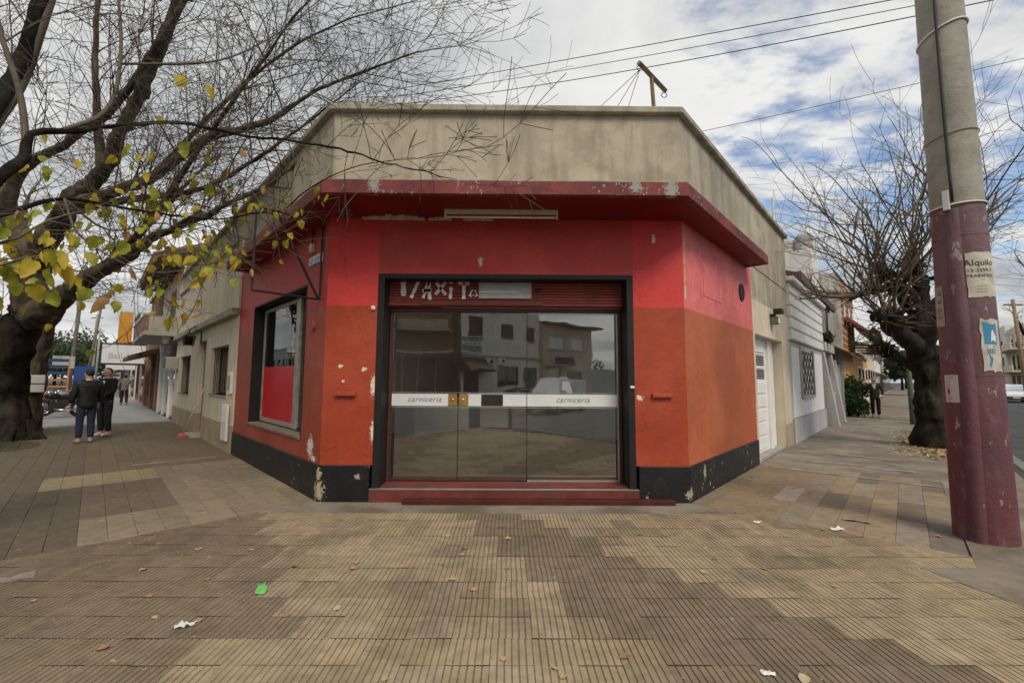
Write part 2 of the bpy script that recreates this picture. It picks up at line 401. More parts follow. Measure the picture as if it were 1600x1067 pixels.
while y > -7.3:
    off = rnd.uniform(-.004, .004)
    lim = 1.19*(y+5.455)+.5 if y > -3.4 else 5.0
    lim = max(lim, 1.6)
    k = -30
    for i in range(-30, 31):
        x = i*TS+off+.03
        dl_ = (Vector((x, y, 0))-LC).dot(DL); dr_ = (Vector((x, y, 0))-RC).dot(DR)
        if dl_ > .11 or dr_ > .11: continue
        if (Vector((x, y, 0))-LC).dot(NL) > KL-.3 or (Vector((x, y, 0))-RC).dot(NR) > KR-.3: continue
        cut = dl_ > -.18 or dr_ > -.18
        v = (x, y); vis = abs(x) < lim and y > -3.35
        tiles.append((0 if vis else 1, -(y), x, y, cut, dl_, dr_))
    y -= TS; row += 1
tiles.sort(key=lambda t: (t[0], not t[4], abs(t[2])*.15+abs(t[3]+3.0)))
rest = MB(); rest_c = []; nm = 0
for j, (inv, _, x, y, cut, dl_, dr_) in enumerate(tiles):
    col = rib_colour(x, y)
    dz = rnd.uniform(-.0022, .0015); rx, ry = rnd.gauss(0, .0045), rnd.gauss(0, .006)
    if nm < 300 and not inv:
        me = rib_me
        if cut:
            bm = bmesh.new(); bm.from_mesh(rib_me)
            for P0, d in ((LC, DL), (RC, DR)):
                lp = P0-Vector((x, y, 0))-d*.004
                bmesh.ops.bisect_plane(bm, geom=bm.verts[:]+bm.edges[:]+bm.faces[:], plane_co=lp, plane_no=d, clear_outer=True)
            if len(bm.faces) < 3: bm.free(); continue
            me = bpy.data.meshes.new('ribbed_tile'); bm.to_mesh(me); bm.free(); me.materials.clear(); me.materials.append(m_tile)
        o = bpy.data.objects.new('ribbed_tile', me); COL.objects.link(o); o.parent = cp
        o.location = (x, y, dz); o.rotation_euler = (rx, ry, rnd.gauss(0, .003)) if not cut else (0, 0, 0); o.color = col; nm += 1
    else:
        if cut: 
            if max(dl_, dr_) > -.1: continue
        b = len(rest.v)
        for p in rib_me.vertices: rest.v.append((p.co.x+x, p.co.y+y, p.co.z+dz+p.co.x*ry))
        for f in rib_me.polygons: rest.f.append(tuple(b+i for i in f.vertices)); rest.m.append(0); rest_c += [col]*len(f.vertices)
ro = rest.build('ribbed_tiling', m_tile_a, cp, recalc=False); ro['kind'] = 'stuff'
ca = ro.data.color_attributes.new('tcol', 'FLOAT_COLOR', 'CORNER'); ca.data.foreach_set('color', [v for q in rest_c for v in q])
# ---- smooth tiles of the two side pavements
def side_tiles(name, fr, ang, w, l, ncol, s0, s1, skip, colour, order):
    par = structure(empty(name)); me = slab_mesh(w, l); lst = []
    for i in range(ncol):
        k = 0; s = s0 - (.0 if i % 2 else 0)
        while s+l/2 < s1:
            lst.append((i, (i+.5)*w+skip, s+l/2)); s += l
    lst.sort(key=order)
    rest = MB(); rc = []
    for j, (i, d, s) in enumerate(lst):
        p = fr(s, d, rnd.uniform(-.002, .0015)); col = colour(i, s, d)
        if j < 300:
            o = bpy.data.objects.new('tile', me); COL.objects.link(o); o.parent = par; o.location = p
            o.rotation_euler = (rnd.gauss(0, .003), rnd.gauss(0, .003), ang+rnd.gauss(0, .002)); o.color = col
    return par
RGT = {}
def rcol(i, s, d):
    key = (i, int(s/.94)); k = rnd.uniform(.86, 1.12)
    base = [(.28, .22, .145), (.28, .22, .145), (.30, .265, .21), (.20, .165, .12), (.28, .245, .19), (.28, .23, .16)][(i*7+int(s/.94)*5+i*int(s/.94)) % 6]
    if i <= 3: base = (.27, .21, .135)
    if i >= 9 and s < .6: base = (.2, .18, .155)
    if i == 3 and s > .9 and s < 2.0: base = (.32, .285, .225)
    return tint(base, k)
side_tiles('street_pavement', FR, A_R-math.pi/2, .24, .94, 10, -.02, 3.3, -.02, rcol, lambda t: t[2])
def lcol(i, s, d):
    k = rnd.uniform(.92, 1.08); base = (.165, .13, .092)  # left tile tones darkened to hold tree shade and vignetting
    if 2.7 < s < 4.0 and 1.2 < d < 2.6: base = (.30, .25, .155)
    elif s < 1.1 and d < 2.0 and d > .9: base = (.27, .225, .16)
    elif d < 1.15 and s < 4: base = (.24, .2, .145)
    elif d > 2.0: base = (.13, .104, .075)
    elif s > 5: base = (.15, .118, .083)
    return tint(base, k)
side_tiles('shop_side_pavement', FL, math.pi/2-A_L, .209, .98, 18, -.02, 13.3, .0, lcol, lambda t: t[2])
# ------------------------------------------------------------------ the corner shop
m_plaster = mat('grey_parapet_plaster', (.43, .385, .295), .9, .16, 1.4, .18, 22, .3, 90, streak=.5, streakcol=(.21, .185, .135), mcol=(.34, .30, .225), mottle=2.2)
m_coping = mat('weathered_coping', (.36, .335, .26), .92, .25, 3, .3, 25, .5, 70, streak=.4)
m_beige = mat('beige_wall_paint', (.62, .55, .42), .85, .1, 1.2, .1, 25, .15, 90, streak=.3, streakcol=(.3, .26, .19))
m_beige_base = mat('tan_wall_base', (.36, .28, .19), .85, .14, 2, .2, 25, .2, 90)
m_up_bright = mat('bright_red_paint', (.63, .040, .034), .55, .1, 1.5, .1, 30, .35, 60, chips=.02, roller=.8)
m_up_centre = mat('dull_red_paint', (.49, .042, .030), .55, .12, 1.2, .12, 30, .12, 60, mcol=(.38, .048, .034), mottle=.9, roller=.8,
    spots=(((-.37, 0, 3.02), .05, (1.6, 1, .8)),), chipcol=(.66, .5, .45))
m_low_front = mat('orange_red_paint', (.35, .046, .015), .55, .1, 1.4, .14, 26, .35, 60, roller=.85, chips=.05, chipscale=22, chipcol=(.7, .62, .52),
    spots=(((-2.12, 0, 1.66), .034, (1, 1, 1.4)), ((-1.82, 0, 1.62), .036, (1, 1, 1.3)), ((-2.08, 0, 1.47), .024, (1, 1, 1.4)), ((-1.7, 0, 1.42), .06, (1.6, 1, .45)), ((1.66, 0, 1.28), .05, (1, 1, 1.5)), ((-1.69, 0, .85), .05, (1.5, 1, .4))))
m_up_left = mat('crimson_paint', (.44, .034, .026), .55, .12, 1.5, .12, 30, .2, 60, roller=.8)
p1_, p2_ = FL(.35, 0, .62), FL(.22, 0, .48)
m_low_left = mat('brick_red_paint', (.32, .052, .026), .55, .12, 1.3, .16, 26, .35, 60, roller=.8, chips=.04, chipscale=20, chipcol=(.7, .64, .56),
    spots=((tuple(p1_), .11, (1, 1, .8)), (tuple(p2_), .1, (1, 1, 2.4))))
q1, q2, q3 = FR(.05, 0, 3.0), FR(1.25, 0, 2.95), FR(2.0, 0, 2.9)
m_up_right = mat('pink_faded_paint', (.70, .15, .145), .6, .12, 1.1, .1, 30, .2, 60, mcol=(.55, .12, .11), mottle=1.1, roller=.85)
m_low_right = mat('faded_orange_paint', (.43, .10, .034), .55, .1, 1.2, .14, 26, .35, 60, roller=.85, chips=.035, chipscale=20, chipcol=(.62, .45, .33))
m_plinth = mat('black_plinth_paint', (.010, .011, .013), .5, .3, 4, .3, 30, .35, 50, chips=.16, chipscale=13, chipcol=(.36, .31, .22), mcol=(.022, .021, .019), mottle=3.5, spots=((tuple(corner_xy(.022, .022, .022)[0]+Z*.13), .10, (1, 1, .8)), (tuple(corner_xy(.022, .022, .022)[0]+Z*.33), .05, (1, 1, .7)), (tuple(corner_xy(.022, .022, .022)[1]+Z*.1), .06, (1, 1, .8)), ((-1.85, -.02, .3), .04, (1, 1, 1)), (tuple(FR(.5, .02, .3)), .05, (1, 1, .5))))
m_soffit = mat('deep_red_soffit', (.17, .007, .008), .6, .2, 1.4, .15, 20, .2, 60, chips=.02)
fs = [((-1.52, -.79, 3.665), .10, (1.5, .3, 1)), ((-.42, -.79, 3.61), .05, (1, .3, .7)), ((1.42, -.79, 3.67), .075, (1.0, .3, 1)), ((1.83, -.79, 3.65), .10, (1.3, .3, .8)), ((-2.0, -.79, 3.70), .06, (.6, .3, 1)), ((-1.75, -.79, 3.6), .05, (.8, .3, 1.2)), ((.05, -.79, 3.68), .04, (1, .3, .8)), ((.85, -.79, 3.70), .045, (.7, .3, 1))]
m_fascia = mat('faded_red_fascia', (.20, .045, .045), .75, .25, 2, .3, 24, .35, 60, chips=.20, chipscale=26, chipcol=(.30, .30, .28), spots=fs[:1]+fs[2:4], mcol=(.13, .034, .034), mottle=3.5)
m_black = mat('black_frame', (.012, .011, .011), .6, .2, 5, .2, 30, .15, 60, chips=.05, chipscale=16, chipcol=(.3, .27, .24))
m_browndoor = mat('brown_door_rail', (.085, .03, .024), .5, .2, 4, .2, 30, .1, 60)
m_shutter = mat('red_shutter', (.22, .042, .03), .6, .2, 3, .3, 40, .15, 80, streak=.3)
m_step = mat('red_step', (.15, .034, .028), .7, .25, 3, .3, 20, .3, 60, mcol=(.11, .045, .036), mottle=3)
m_stepboard = mat('dark_red_board', (.07, .013, .010), .6, .25, 5, .3, 30, .25, 60)
m_alu = mat('aluminium', (.52, .51, .48), .4, .12, 4, .15, 40, .06, 80, metal=.7)
m_aluold = mat('old_aluminium', (.40, .37, .32), .5, .2, 5, .25, 40, .1, 80, metal=.4)
m_white = mat('white_paint', (.74, .73, .70), .6, .06, 2, .08, 30, .08, 80)
m_vinyl = mat('white_vinyl_band', (.66, .68, .69), .45, .05, 3, .06, 30, .03, 80)
m_greytext = flat('grey_lettering', (.13, .13, .14))
m_brass = mat('brass', (.55, .36, .12), .35, .2, 8, .25, 40, .05, 60, metal=.8)
m_glass = glass('shop_glass', (1.0, 1.0, .98), .15)
m_redpanel = mat('red_panel', (.55, .02, .028), .35, .08, 2, .05, 30, .03, 60)
m_floor_in = mat('dark_shop_floor', (.07, .062, .055), .45, .4, 1.1, .3, 20, .15, 50)
m_wall_in = mat('shop_inside_wall', (.72, .72, .66), .8, .15, 1, .1, 20, .1, 50)
m_counter = mat('white_counter', (.80, .80, .73), .45, .1, 2, .15, 20, .05, 50)
m_darkmetal = mat('dark_metal', (.025, .022, .02), .55, .25, 5, .2, 40, .1, 60)
m_paintwhite = mat('white_spray', (.66, .6, .56), .7, .15, 20, .3, 60, .1, 60)
m_conc = mat('concrete', (.34, .325, .285), .92, .14, 2, .25, 30, .4, 80)

shop = empty('corner_shop', (0, 0, 0), label='single-storey corner shop painted red and orange with grey parapet and glass front', cat='shop')
ZP, ZS, ZC, ZC2, ZT = .435, 2.43, 3.57, 3.73, 5.03
SL, SR, SLt, SRt = 4.6, 3.38, 14.0, 6.77
T = -.22
def wallpiece(name, m, fr, a0, a1, z0, z1, d=0, t=T): return ubox(name, m, shop, fr, a0, a1, t, d, z0, z1)
DX0, DX1, DZ1, DZ0 = -1.68, 1.6, 2.85, .15
wallpiece('wall', m_low_front, FF, LC.x+.004, DX0, ZP, ZS); wallpiece('wall', m_low_front, FF, DX1, RC.x-.004, ZP, ZS)
wallpiece('wall', m_up_bright, FF, LC.x+.004, DX0, ZS, ZC+.04); wallpiece('wall', m_up_bright, FF, DX1, RC.x-.004, ZS, ZC+.04)
wallpiece('wall', m_up_centre, FF, DX0, DX1, DZ1, ZC+.04, d=-.002)
# left red wall with its window opening
WS0, WS1, WZ0, WZ1 = .71, 3.5, .68, 2.82
for a0, a1, z0, z1, m in ((0, WS0, ZP, ZS, m_low_left), (WS1, SL, ZP, ZS, m_low_left), (WS0, WS1, ZP, WZ0, m_low_left),
                          (0, WS0, ZS, ZC+.04, m_up_left), (WS1, SL, ZS, ZC+.04, m_up_left), (WS0, WS1, WZ1, ZC+.04, m_up_left)):
    wallpiece('wall', m, FL, a0, a1, z0, z1)
wallpiece('wall', m_low_right, FR, 0, SR, ZP, ZS); wallpiece('wall', m_up_right, FR, 0, SR, ZS, ZC+.04)
# black plinth
def corner_band(name, m, o, oi, z0, z1, sL, sR, bevel=0, oF=None):
    oF = o if oF is None else oF
    a, b = corner_xy(o, oF, o); c, d = corner_xy(oi, oi, oi)
    return MB().poly([FL(sL, o, 0), a, b, FR(sR, o, 0), FR(sR, oi, 0), d, c, FL(sL, oi, 0)], z0, z1).build(name, m, shop, bevel=bevel)
a, b = corner_xy(.022, .022, .022)
def dense_plinth(pts):
    mb = MB()
    for p, q, nrm in pts:
        n = max(2, int((q-p).length/.12))
        for i in range(n):
            u, v = p.lerp(q, i/n), p.lerp(q, (i+1)/n)
            mb.prism([u, v, v-nrm*.22, u-nrm*.22], [u+Z*ZP, v+Z*ZP, v+Z*ZP-nrm*.22, u+Z*ZP-nrm*.22])
    return mb
MB().poly([FL(SL, .022, 0), a, Vector((DX0-.03, -.022, 0)), Vector((DX0-.03, .2, 0)), Vector((a.x+.18, .2, 0)), FL(SL, -.2, 0)], -.05, ZP).build('plinth', m_plinth, shop, bevel=.008)
MB().poly([Vector((DX1+.03, -.022, 0)), b, FR(SR, .022, 0), FR(SR, -.2, 0), Vector((b.x-.18, .2, 0)), Vector((DX1+.03, .2, 0))], -.05, ZP).build('plinth', m_plinth, shop, bevel=.008)
# grey parapet and coping
corner_band('parapet', m_plaster, -.003, -.2, ZC2-.02, ZT, SLt, SRt)
corner_band('coping', m_coping, .075, -.24, ZT-.002, ZT+.085, SLt+.03, SRt+.03, bevel=.012)
# roof behind the parapet
roof = MB().poly([FL(SLt, -.15, 0), Vector((LC.x+.05, .15, 0)), Vector((RC.x-.05, .15, 0)), FR(SRt, -.15, 0), Vector((4.5, 9.5, 0)), Vector((-7.5, 14, 0))], 3.98, 4.12)
roof = roof.build('roof', m_conc, shop)
# canopy: faded fascia round a deep red soffit
cl, cr2 = corner_xy(.38, .79, .36); ci, cj = corner_xy(-.05, -.05, -.05)
ce_, cf_ = FL(4.1, .38, 0), FR(3.1, .36, 0)
fas = MB(); path = [ce_, cl, cr2, cf_]; ti, tj = corner_xy(.30, .71, .28); inn = [FL(4.1, .30, 0), ti, tj, FR(3.1, .28, 0)]
fas.poly(path+inn[::-1], ZC, ZC2)
fas.poly([FL(4.1, .299, 0), FL(4.02, .299, 0), FL(4.02, .002, 0), FL(4.1, .002, 0)], ZC, ZC2)
fas.poly([FR(3.1, .279, 0), FR(3.02, .279, 0), FR(3.02, .002, 0), FR(3.1, .002, 0)], ZC, ZC2)
fas.build('canopy_fascia', m_fascia, shop, bevel=.006)
ti2, tj2 = corner_xy(.299, .709, .279); w0, w1 = corner_xy(.003, .003, .003)
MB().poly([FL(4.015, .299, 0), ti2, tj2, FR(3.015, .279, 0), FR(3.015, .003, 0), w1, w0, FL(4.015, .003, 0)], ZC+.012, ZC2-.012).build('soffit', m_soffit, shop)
MB().poly([FL(4.09, .37, 0), *corner_xy(.37, .78, .35), FR(3.09, .35, 0), FR(3.09, .003, 0), w1, w0, FL(4.09, .003, 0)], ZC2-.01, ZC2+.012).build('canopy_top', m_coping, shop)
# flaked plaster along the soffit edge
m_bare = mat('bare_plaster', (.5, .46, .38), .9, .2, 8, .2, 40, .3, 60)
for x0, x1, y0, th in ((-1.9, -1.1, -.06, .03), (-1.05, -.75, -.05, .015), (-.6, -.2, -.04, .012)):
    n = 10; fl_ = MB()
    for i in range(n):
        xa, xb = x0+(x1-x0)*i/n, x0+(x1-x0)*(i+1)/n; wd = th*(1+1.8*math.sin(math.pi*(i+.5)/n))*rnd.uniform(.7, 1.2)
        fl_.box(FF, xa, xb, .002, .004+wd*1.4, ZC-.012*rnd.uniform(.5, 1.3), ZC+.011)
    fl_.build('flaked_plaster', m_bare, shop)
# fluorescent batten under the canopy
lt = empty('fluorescent_batten', (-.1, -.30, ZC+.012), label='cream fluorescent light batten fixed under the red canopy', cat='light fitting')
m_batten = mat('cream_enamel', (.62, .55, .42), .5, .1, 4, .1, 30, .05, 60)
ubox('tray', m_batten, lt, FF, -.80, .60, .27, .33, ZC-.035, ZC+.010)
for e in (-.80, .58): ubox('lamp_holder', m_batten, lt, FF, e, e+.02, .285, .315, ZC-.10, ZC-.035)
MB().tube([(-.78, -.30, ZC-.078), (.58, -.30, ZC-.078)], .014, 8).build('tube', m_white, lt, smooth=True)

# ---- doorway
reveal = MB()
for x0, x1 in ((DX0-.0, DX0+.085), (DX1-.085, DX1)): reveal.box(FF, x0, x1, -.36, .004, DZ0, DZ1-.06)
reveal.box(FF, DX0, DX1, -.36, .004, DZ1-.06, DZ1+.001)
reveal.build('door_frame', m_black, shop, bevel=.004)
sh = MB().box(FF, DX0+.086, DX1-.086, -.30, -.22, 2.46, DZ1-.062).build('shutter_backing', m_shutter, shop)
z = 2.79
for i in range(7):
    zz = 2.775-i*.041; prof = []
    for t in range(6):
        a = math.pi*t/5; prof.append((-.22+.016*math.sin(a), zz-.0205*math.cos(a)))
    A = [FF(DX0+.09, d, q) for d, q in prof]; Bq = [FF(DX1-.09, d, q) for d, q in prof]
    MB().prism(A, Bq).build('shutter_slat', m_shutter, shop, smooth=False)
ubox('shutter_bottom_bar', m_shutter, shop, FF, DX0+.088, DX1-.088, -.24, -.185, 2.47, 2.505, bevel=.004)
ubox('bar_plate', m_step, shop, FF, -1.15, .45, -.185, -.176, 2.478, 2.535)
pan = ubox('shutter_wicket', mat('grey_panel', (.36, .37, .36), .4, .12, 5, .1, 30, .05, 60), shop, FF, -.40, .30, -.205, -.195, 2.575, 2.80)
for zz in (2.80, 2.765): ubox('wicket_trim', m_alu, pan, FF, -.41, .31, -.196, -.185, zz, zz+.012)
ubox('wicket_trim', m_white, pan, FF, -.40, .12, -.194, -.190, 2.655, 2.668)
ubox('lock', m_black, shop, FF, .36, .42, -.2, -.18, 2.66, 2.70)
# spray letters on the shutter: I / A X I T a
gr = MB()
def stroke(p, q, wd=.022):
    p, q = Vector((p[0], 0, p[1])), Vector((q[0], 0, q[1])); t = (q-p).normalized(); n = Vector((-t.z, 0, t.x))*wd
    n_ = 6
    for i in range(n_):
        a, b = p.lerp(q, i/n_), p.lerp(q, (i+1)/n_); k0, k1 = rnd.uniform(.7, 1.15), rnd.uniform(.7, 1.15)
        gr.prism([(u.x, .198, u.z) for u in (a-n*k0, b-n*k1, b+n*k1, a+n*k0)], [(u.x, .2045, u.z) for u in (a-n*k0, b-n*k1, b+n*k1, a+n*k0)])
for s_ in (((-1.40, 2.60), (-1.41, 2.82), .034), ((-1.30, 2.57), (-1.20, 2.81)), ((-1.14, 2.57), (-1.07, 2.80)), ((-1.07, 2.80), (-1.05, 2.55)), ((-1.15, 2.67), (-1.03, 2.68)),
           ((-.98, 2.62), (-.84, 2.79)), ((-.97, 2.78), (-.84, 2.62)), ((-.78, 2.56), (-.77, 2.72)), ((-.78, 2.77), (-.77, 2.79)), ((-.68, 2.78), (-.53, 2.77)), ((-.60, 2.78), (-.60, 2.56)),
           ((-.52, 2.60), (-.47, 2.68)), ((-.47, 2.68), (-.43, 2.60)), ((-.50, 2.63), (-.44, 2.63))): stroke(*s_)
gr.build('graffiti', m_paintwhite, shop)['kind'] = 'stuff'
# transom rail, panes and stickers
ubox('transom_rail', m_browndoor, shop, FF, DX0+.088, DX1-.088, -.39, -.29, 2.405, 2.458, bevel=.004)
ubox('transom_strip', m_alu, shop, FF, -.9, 1.5, -.29, -.275, 2.452, 2.464)
GY = -.345
for x0, x1 in ((DX0+.09, DX0+.125), (DX1-.125, DX1-.09)): ubox('side_rail', m_browndoor, shop, FF, x0, x1, -.38, -.30, DZ0+.012, 2.404)
panes = ((-1.552, -.672, 0), (-.664, .246, -.004), (.254, 1.472, .006))
gl_ = []
for x0, x1, dd in panes:
    g = ubox('glass_pane', m_glass, shop, FF, x0, x1, GY-.005+dd, GY+.005+dd, .178, 2.402); gl_.append(g)
g = gl_[2]
for a0, a1, z0, z1 in ((.254, 1.472, 2.383, 2.401), (.254, 1.472, .165, .186), (1.455, 1.475, .186, 2.383)): ubox('pane_trim', m_alu, g, FF, a0, a1, GY-.012, GY+.02, z0, z1)
for x in (-.668, .250): ubox('pane_joint', m_black, shop, FF, x-.004, x+.004, GY-.008, GY+.010, .176, 2.402)
b1_ = ubox('vinyl_band', m_vinyl, gl_[0], FF, -1.552, -.80, GY+.0055, GY+.0085, 1.145, 1.305)
b2_ = ubox('vinyl_band', m_vinyl, gl_[1], FF, -.55, .246, GY+.002, GY+.005, 1.145, 1.305)
b3_ = ubox('vinyl_band', m_vinyl, gl_[2], FF, .254, 1.454, GY+.0115, GY+.0145, 1.145, 1.305)
for x0, x1, bb, of in ((-1.552, -.672, gl_[0], .006), (-.664, .246, gl_[1], .002), (.254, 1.454, gl_[2], .012)):
    ubox('band_edge', m_alu, bb, FF, x0, x1, GY+of, GY+of+.003, 1.318, 1.325); ubox('band_edge', m_alu, bb, FF, x0, x1, GY+of, GY+of+.003, 1.123, 1.131)
ubox('dark_sticker', m_darkmetal, gl_[1], FF, -.36, -.07, GY+.0055, GY+.0085, 1.15, 1.30)
ubox('lock_plate', m_brass, gl_[0], FF, -.80, -.685, GY+.006, GY+.016, 1.15, 1.30, bevel=.003)
ubox('lock_plate', m_brass, gl_[1], FF, -.655, -.53, GY+.004, GY+.014, 1.15, 1.30, bevel=.003)
for x in (-.74, -.60): MB().lathe((x, -(GY+.014), 1.225), [(.018, 0), (.018, .008), (.008, .012)], 12, ax=Vector((0, -1, 0))).build('keyhole', m_brass, gl_[0])
def text(body, size, m, parent, name='lettering', shear=0, align='CENTER', font_w=1.0, ext=.0008):
    cu = bpy.data.curves.new(name, 'FONT'); cu.body = body; cu.size = size; cu.shear = shear; cu.align_x = align; cu.extrude = ext; cu.space_character = font_w
    cu.resolution_u = 3
    tmp = bpy.data.objects.new('t', cu); COL.objects.link(tmp)
    dg = bpy.context.evaluated_depsgraph_get(); dg.update()
    me = bpy.data.meshes.new_from_object(tmp.evaluated_get(dg)); bpy.data.objects.remove(tmp)
    o = bpy.data.objects.new(name, me); COL.objects.link(o); me.materials.clear(); me.materials.append(m); o.parent = parent
    return o
def place(o, origin, xax, up=Z):
    xax = Vector(xax).normalized(); up = Vector(up).normalized(); n = xax.cross(up)
    q = o.parent; o0 = Vector((0, 0, 0))
    while q is not None: o0 += q.location; q = q.parent
    m = Matrix((xax, up, n)).transposed().to_4x4(); m.translation = Vector(origin)-o0; o.matrix_local = m; return o
place(text('carniceria', .105, m_greytext, b1_, shear=.35, font_w=1.08), (-1.12, .345-.0100, 1.20), (1, 0, 0))
place(text('carniceria', .105, m_greytext, b3_, shear=.35, font_w=1.08), (.86, .345-.0158, 1.20), (1, 0, 0))
# steps
ubox('step', m_step, shop, FF, DX0-.028, DX1+.028, -.47, .03, -.05, .146, bevel=.008)
ubox('step_nosing', m_alu, shop, FF, DX0-.02, DX1+.02, -.02, .036, .1475, .1555)
ubox('threshold', m_step, shop, FF, DX0+.088, DX1-.088, -.40, -.03, .147, .164)
ubox('step_board', m_stepboard, shop, FF, -1.27, 2.03, .04, .135, -.02, .055, bevel=.006)
for x0, x1, m in ((-2.17, -1.91, m_low_front), (1.81, 2.07, m_low_front)): ubox('ledge', m, shop, FF, x0, x1, -.002, .05, 1.285, 1.335, bevel=.006)
MB().lathe((-1.73, -.002, 2.4), [(.03, 0), (.03, .02), (.015, .03)], 10, ax=Vector((0, -1, 0))).build('wall_knob', m_white, shop)
MB().lathe(FL(.4, 0, 2.2), [(.07, 0), (.07, .02), (.05, .03)], 14, ax=NL).build('wall_knob', m_low_left, shop, smooth=False)
ubox('latch', m_white, shop, FF, DX1-.06, DX1-.01, .004, .02, 1.40, 1.43)
# right wall details: conduit scars, patch, round vent
m_scar = mat('bare_scar', (.66, .57, .44), .85, .2, 9, .2, 30, .2, 60)
m_yel = mat('old_yellow_paint', (.62, .40, .12), .8, .3, 9, .2, 30, .2, 60)
for s, z0, z1, m in ((.05, 2.55, 2.72, m_scar), (.05, 2.72, 3.5, m_yel), (1.55, 2.78, 3.12, m_scar), (2.25, 2.75, 3.05, m_yel)):
    mb = MB(); n = 8
    for i in range(n): mb.box(FR, s-.02*rnd.uniform(.6, 1.1), s+.02*rnd.uniform(.6, 1.1), -.004, .004, z0+(z1-z0)*i/n, z0+(z1-z0)*(i+1)/n)
    mb.build('paint_scar', m, shop)
ubox('paint_scar', m_scar, shop, FF, 1.86, 1.90, -.002, .004, 3.28, 3.39)
ubox('wall_patch', m_up_right, shop, FR, .75, 1.55, -.003, .006, 2.70, 3.12)
vt = MB(); c0 = FR(2.69, .0, 3.05)
vt.lathe(c0, [(.155, -.01), (.155, .02), (.13, .022), (.128, .006)], 24, ax=NR)
vo = vt.build('vent', m_darkmetal, shop)
for i in range(5): ubox('vent_louvre', m_browndoor, vo, FR, 2.69-math.sqrt(max(.001, .0144-(.09-.045*i)**2)), 2.69+math.sqrt(max(.001, .0144-(.09-.045*i)**2)), .008, .02, 3.05-.10+.045*i, 3.05-.08+.045*i)
# ---- left window
m_blackreveal = m_black
rv = MB(); RD = -.20
rv.box(FL, WS0, WS0+.03, RD, .003, WZ0, WZ1); rv.box(FL, WS1-.03, WS1, RD, .003, WZ0, WZ1); rv.box(FL, WS0+.03, WS1-.03, RD, .003, WZ1-.03, WZ1)
win = rv.build('window', m_blackreveal, shop)
ubox('sill', mat('grey_sill', (.20, .165, .14), .8, .2, 4, .3, 20, .2, 60), win, FL, WS0+.03, WS1-.03, RD, .02, WZ0-.01, WZ0+.03, bevel=.005)
D0 = -.165
for a0, a1, z0, z1 in ((3.36, 3.44, .73, 2.76), (1.55, 1.66, .73, 2.76), (1.42, 1.50, .73, 2.76), (1.66, 3.36, .73, .80), (1.66, 3.36, 2.70, 2.76)):
    ubox('sash', m_aluold, win, FL, a0, a1, D0-.03, D0+(.02 if a1 < 1.52 else .0), z0, z1, bevel=.004)
ubox('sash', m_darkmetal, win, FL, .75, 1.42, D0-.03, D0, .71, .76)
ubox('lower_panel', m_redpanel, win, FL, 1.66, 3.36, D0-.022, D0-.012, .80, 1.70)
ubox('pane', glass('dark_window_glass', (.55, .57, .55), .02), win, FL, 1.66, 3.36, D0-.022, D0-.014, 1.70, 2.70)
ubox('pane', glass('black_window_glass', (.35, .35, .35), .02), win, FL, .75, 1.42, D0-.026, D0-.018, .76, 2.72)
st = MB()
for (s0, z0, k) in ((1.78, 2.25, .1), (1.72, 2.40, .08), (1.80, 2.48, .07), (1.74, 1.86, .1), (1.80, 1.98, .08), (1.76, 2.06, .06)):
    for j in range(5): st.box(FL, s0+rnd.uniform(-.05, .05), s0+rnd.uniform(.03, .09), D0-.0135, D0-.0115, z0+j*.025, z0+j*.025+.014)
st.build('torn_sticker', m_white, win)['kind'] = 'stuff'
# ---- right flank: recessed white door in the beige wall
fl2 = (3.56, 5.98, 2.40)
wallpiece('flank_wall', m_beige, FR, SR, fl2[0], -.02, 3.05, d=-.012); wallpiece('flank_wall', m_beige, FR, fl2[1], SRt, -.02, 3.05, d=-.012)
wallpiece('flank_wall', m_beige, FR, fl2[0], fl2[1], fl2[2], 3.05, d=-.012); wallpiece('flank_wall', m_plaster, FR, SR, SRt, 3.05, ZC2, d=-.016)
ubox('flank_base', m_beige_base, shop, FR, fl2[1]+.003, SRt, -.2, .0, -.02, .52)
dr_ = ubox('door', m_white, shop, FR, fl2[0]-.05, fl2[1]-.02, -.26, -.205, .03, fl2[2]+.05)
for i in range(8):
    z0 = .10+i*.285
    if i in (5, 6):
        lv = ubox('louvre_panel', m_darkmetal, dr_, FR, 3.9, 5.0, -.205, -.196, z0+.02, z0+.23)
        for k in range(4): ubox('louvre', m_alu, dr_, FR, 3.92, 4.98, -.196, -.180, z0+.04+k*.05, z0+.062+k*.05)
    else: ubox('panel', m_white, dr_, FR, 3.85, 5.05, -.206, -.185, z0, z0+.25, bevel=.012)
ubox('jamb', m_white, shop, FR, 5.25, 5.55, -.206, -.16, .03, fl2[2])
ubox('doorstep', m_conc, shop, FR, fl2[0]+.003, fl2[1]-.003, -.2, -.03, -.04, .045)
ubox('chimney_block', m_plaster, shop, FR, 6.2, 6.75, -.75, -.3, 4.9, 5.5)
fld = empty('floodlight', FR(4.95, 0, 2.85), label='small dark floodlight with clear lens on the beige flank wall above the white door', cat='light fitting')
ubox('bracket', m_darkmetal, fld, FR, 4.9, 5.0, -.012, .08, 2.86, 2.92); ubox('housing', m_darkmetal, fld, FR, 4.82, 5.08, .06, .22, 2.92, 3.02, bevel=.01)
ubox('lamp_body', mat('green_grey', (.12, .16, .13), .5), fld, FR, 4.86, 5.04, .0, .14, 2.70, 2.86, bevel=.015); ubox('lens', m_white, fld, FR, 4.89, 5.01, .14, .146, 2.72, 2.84)
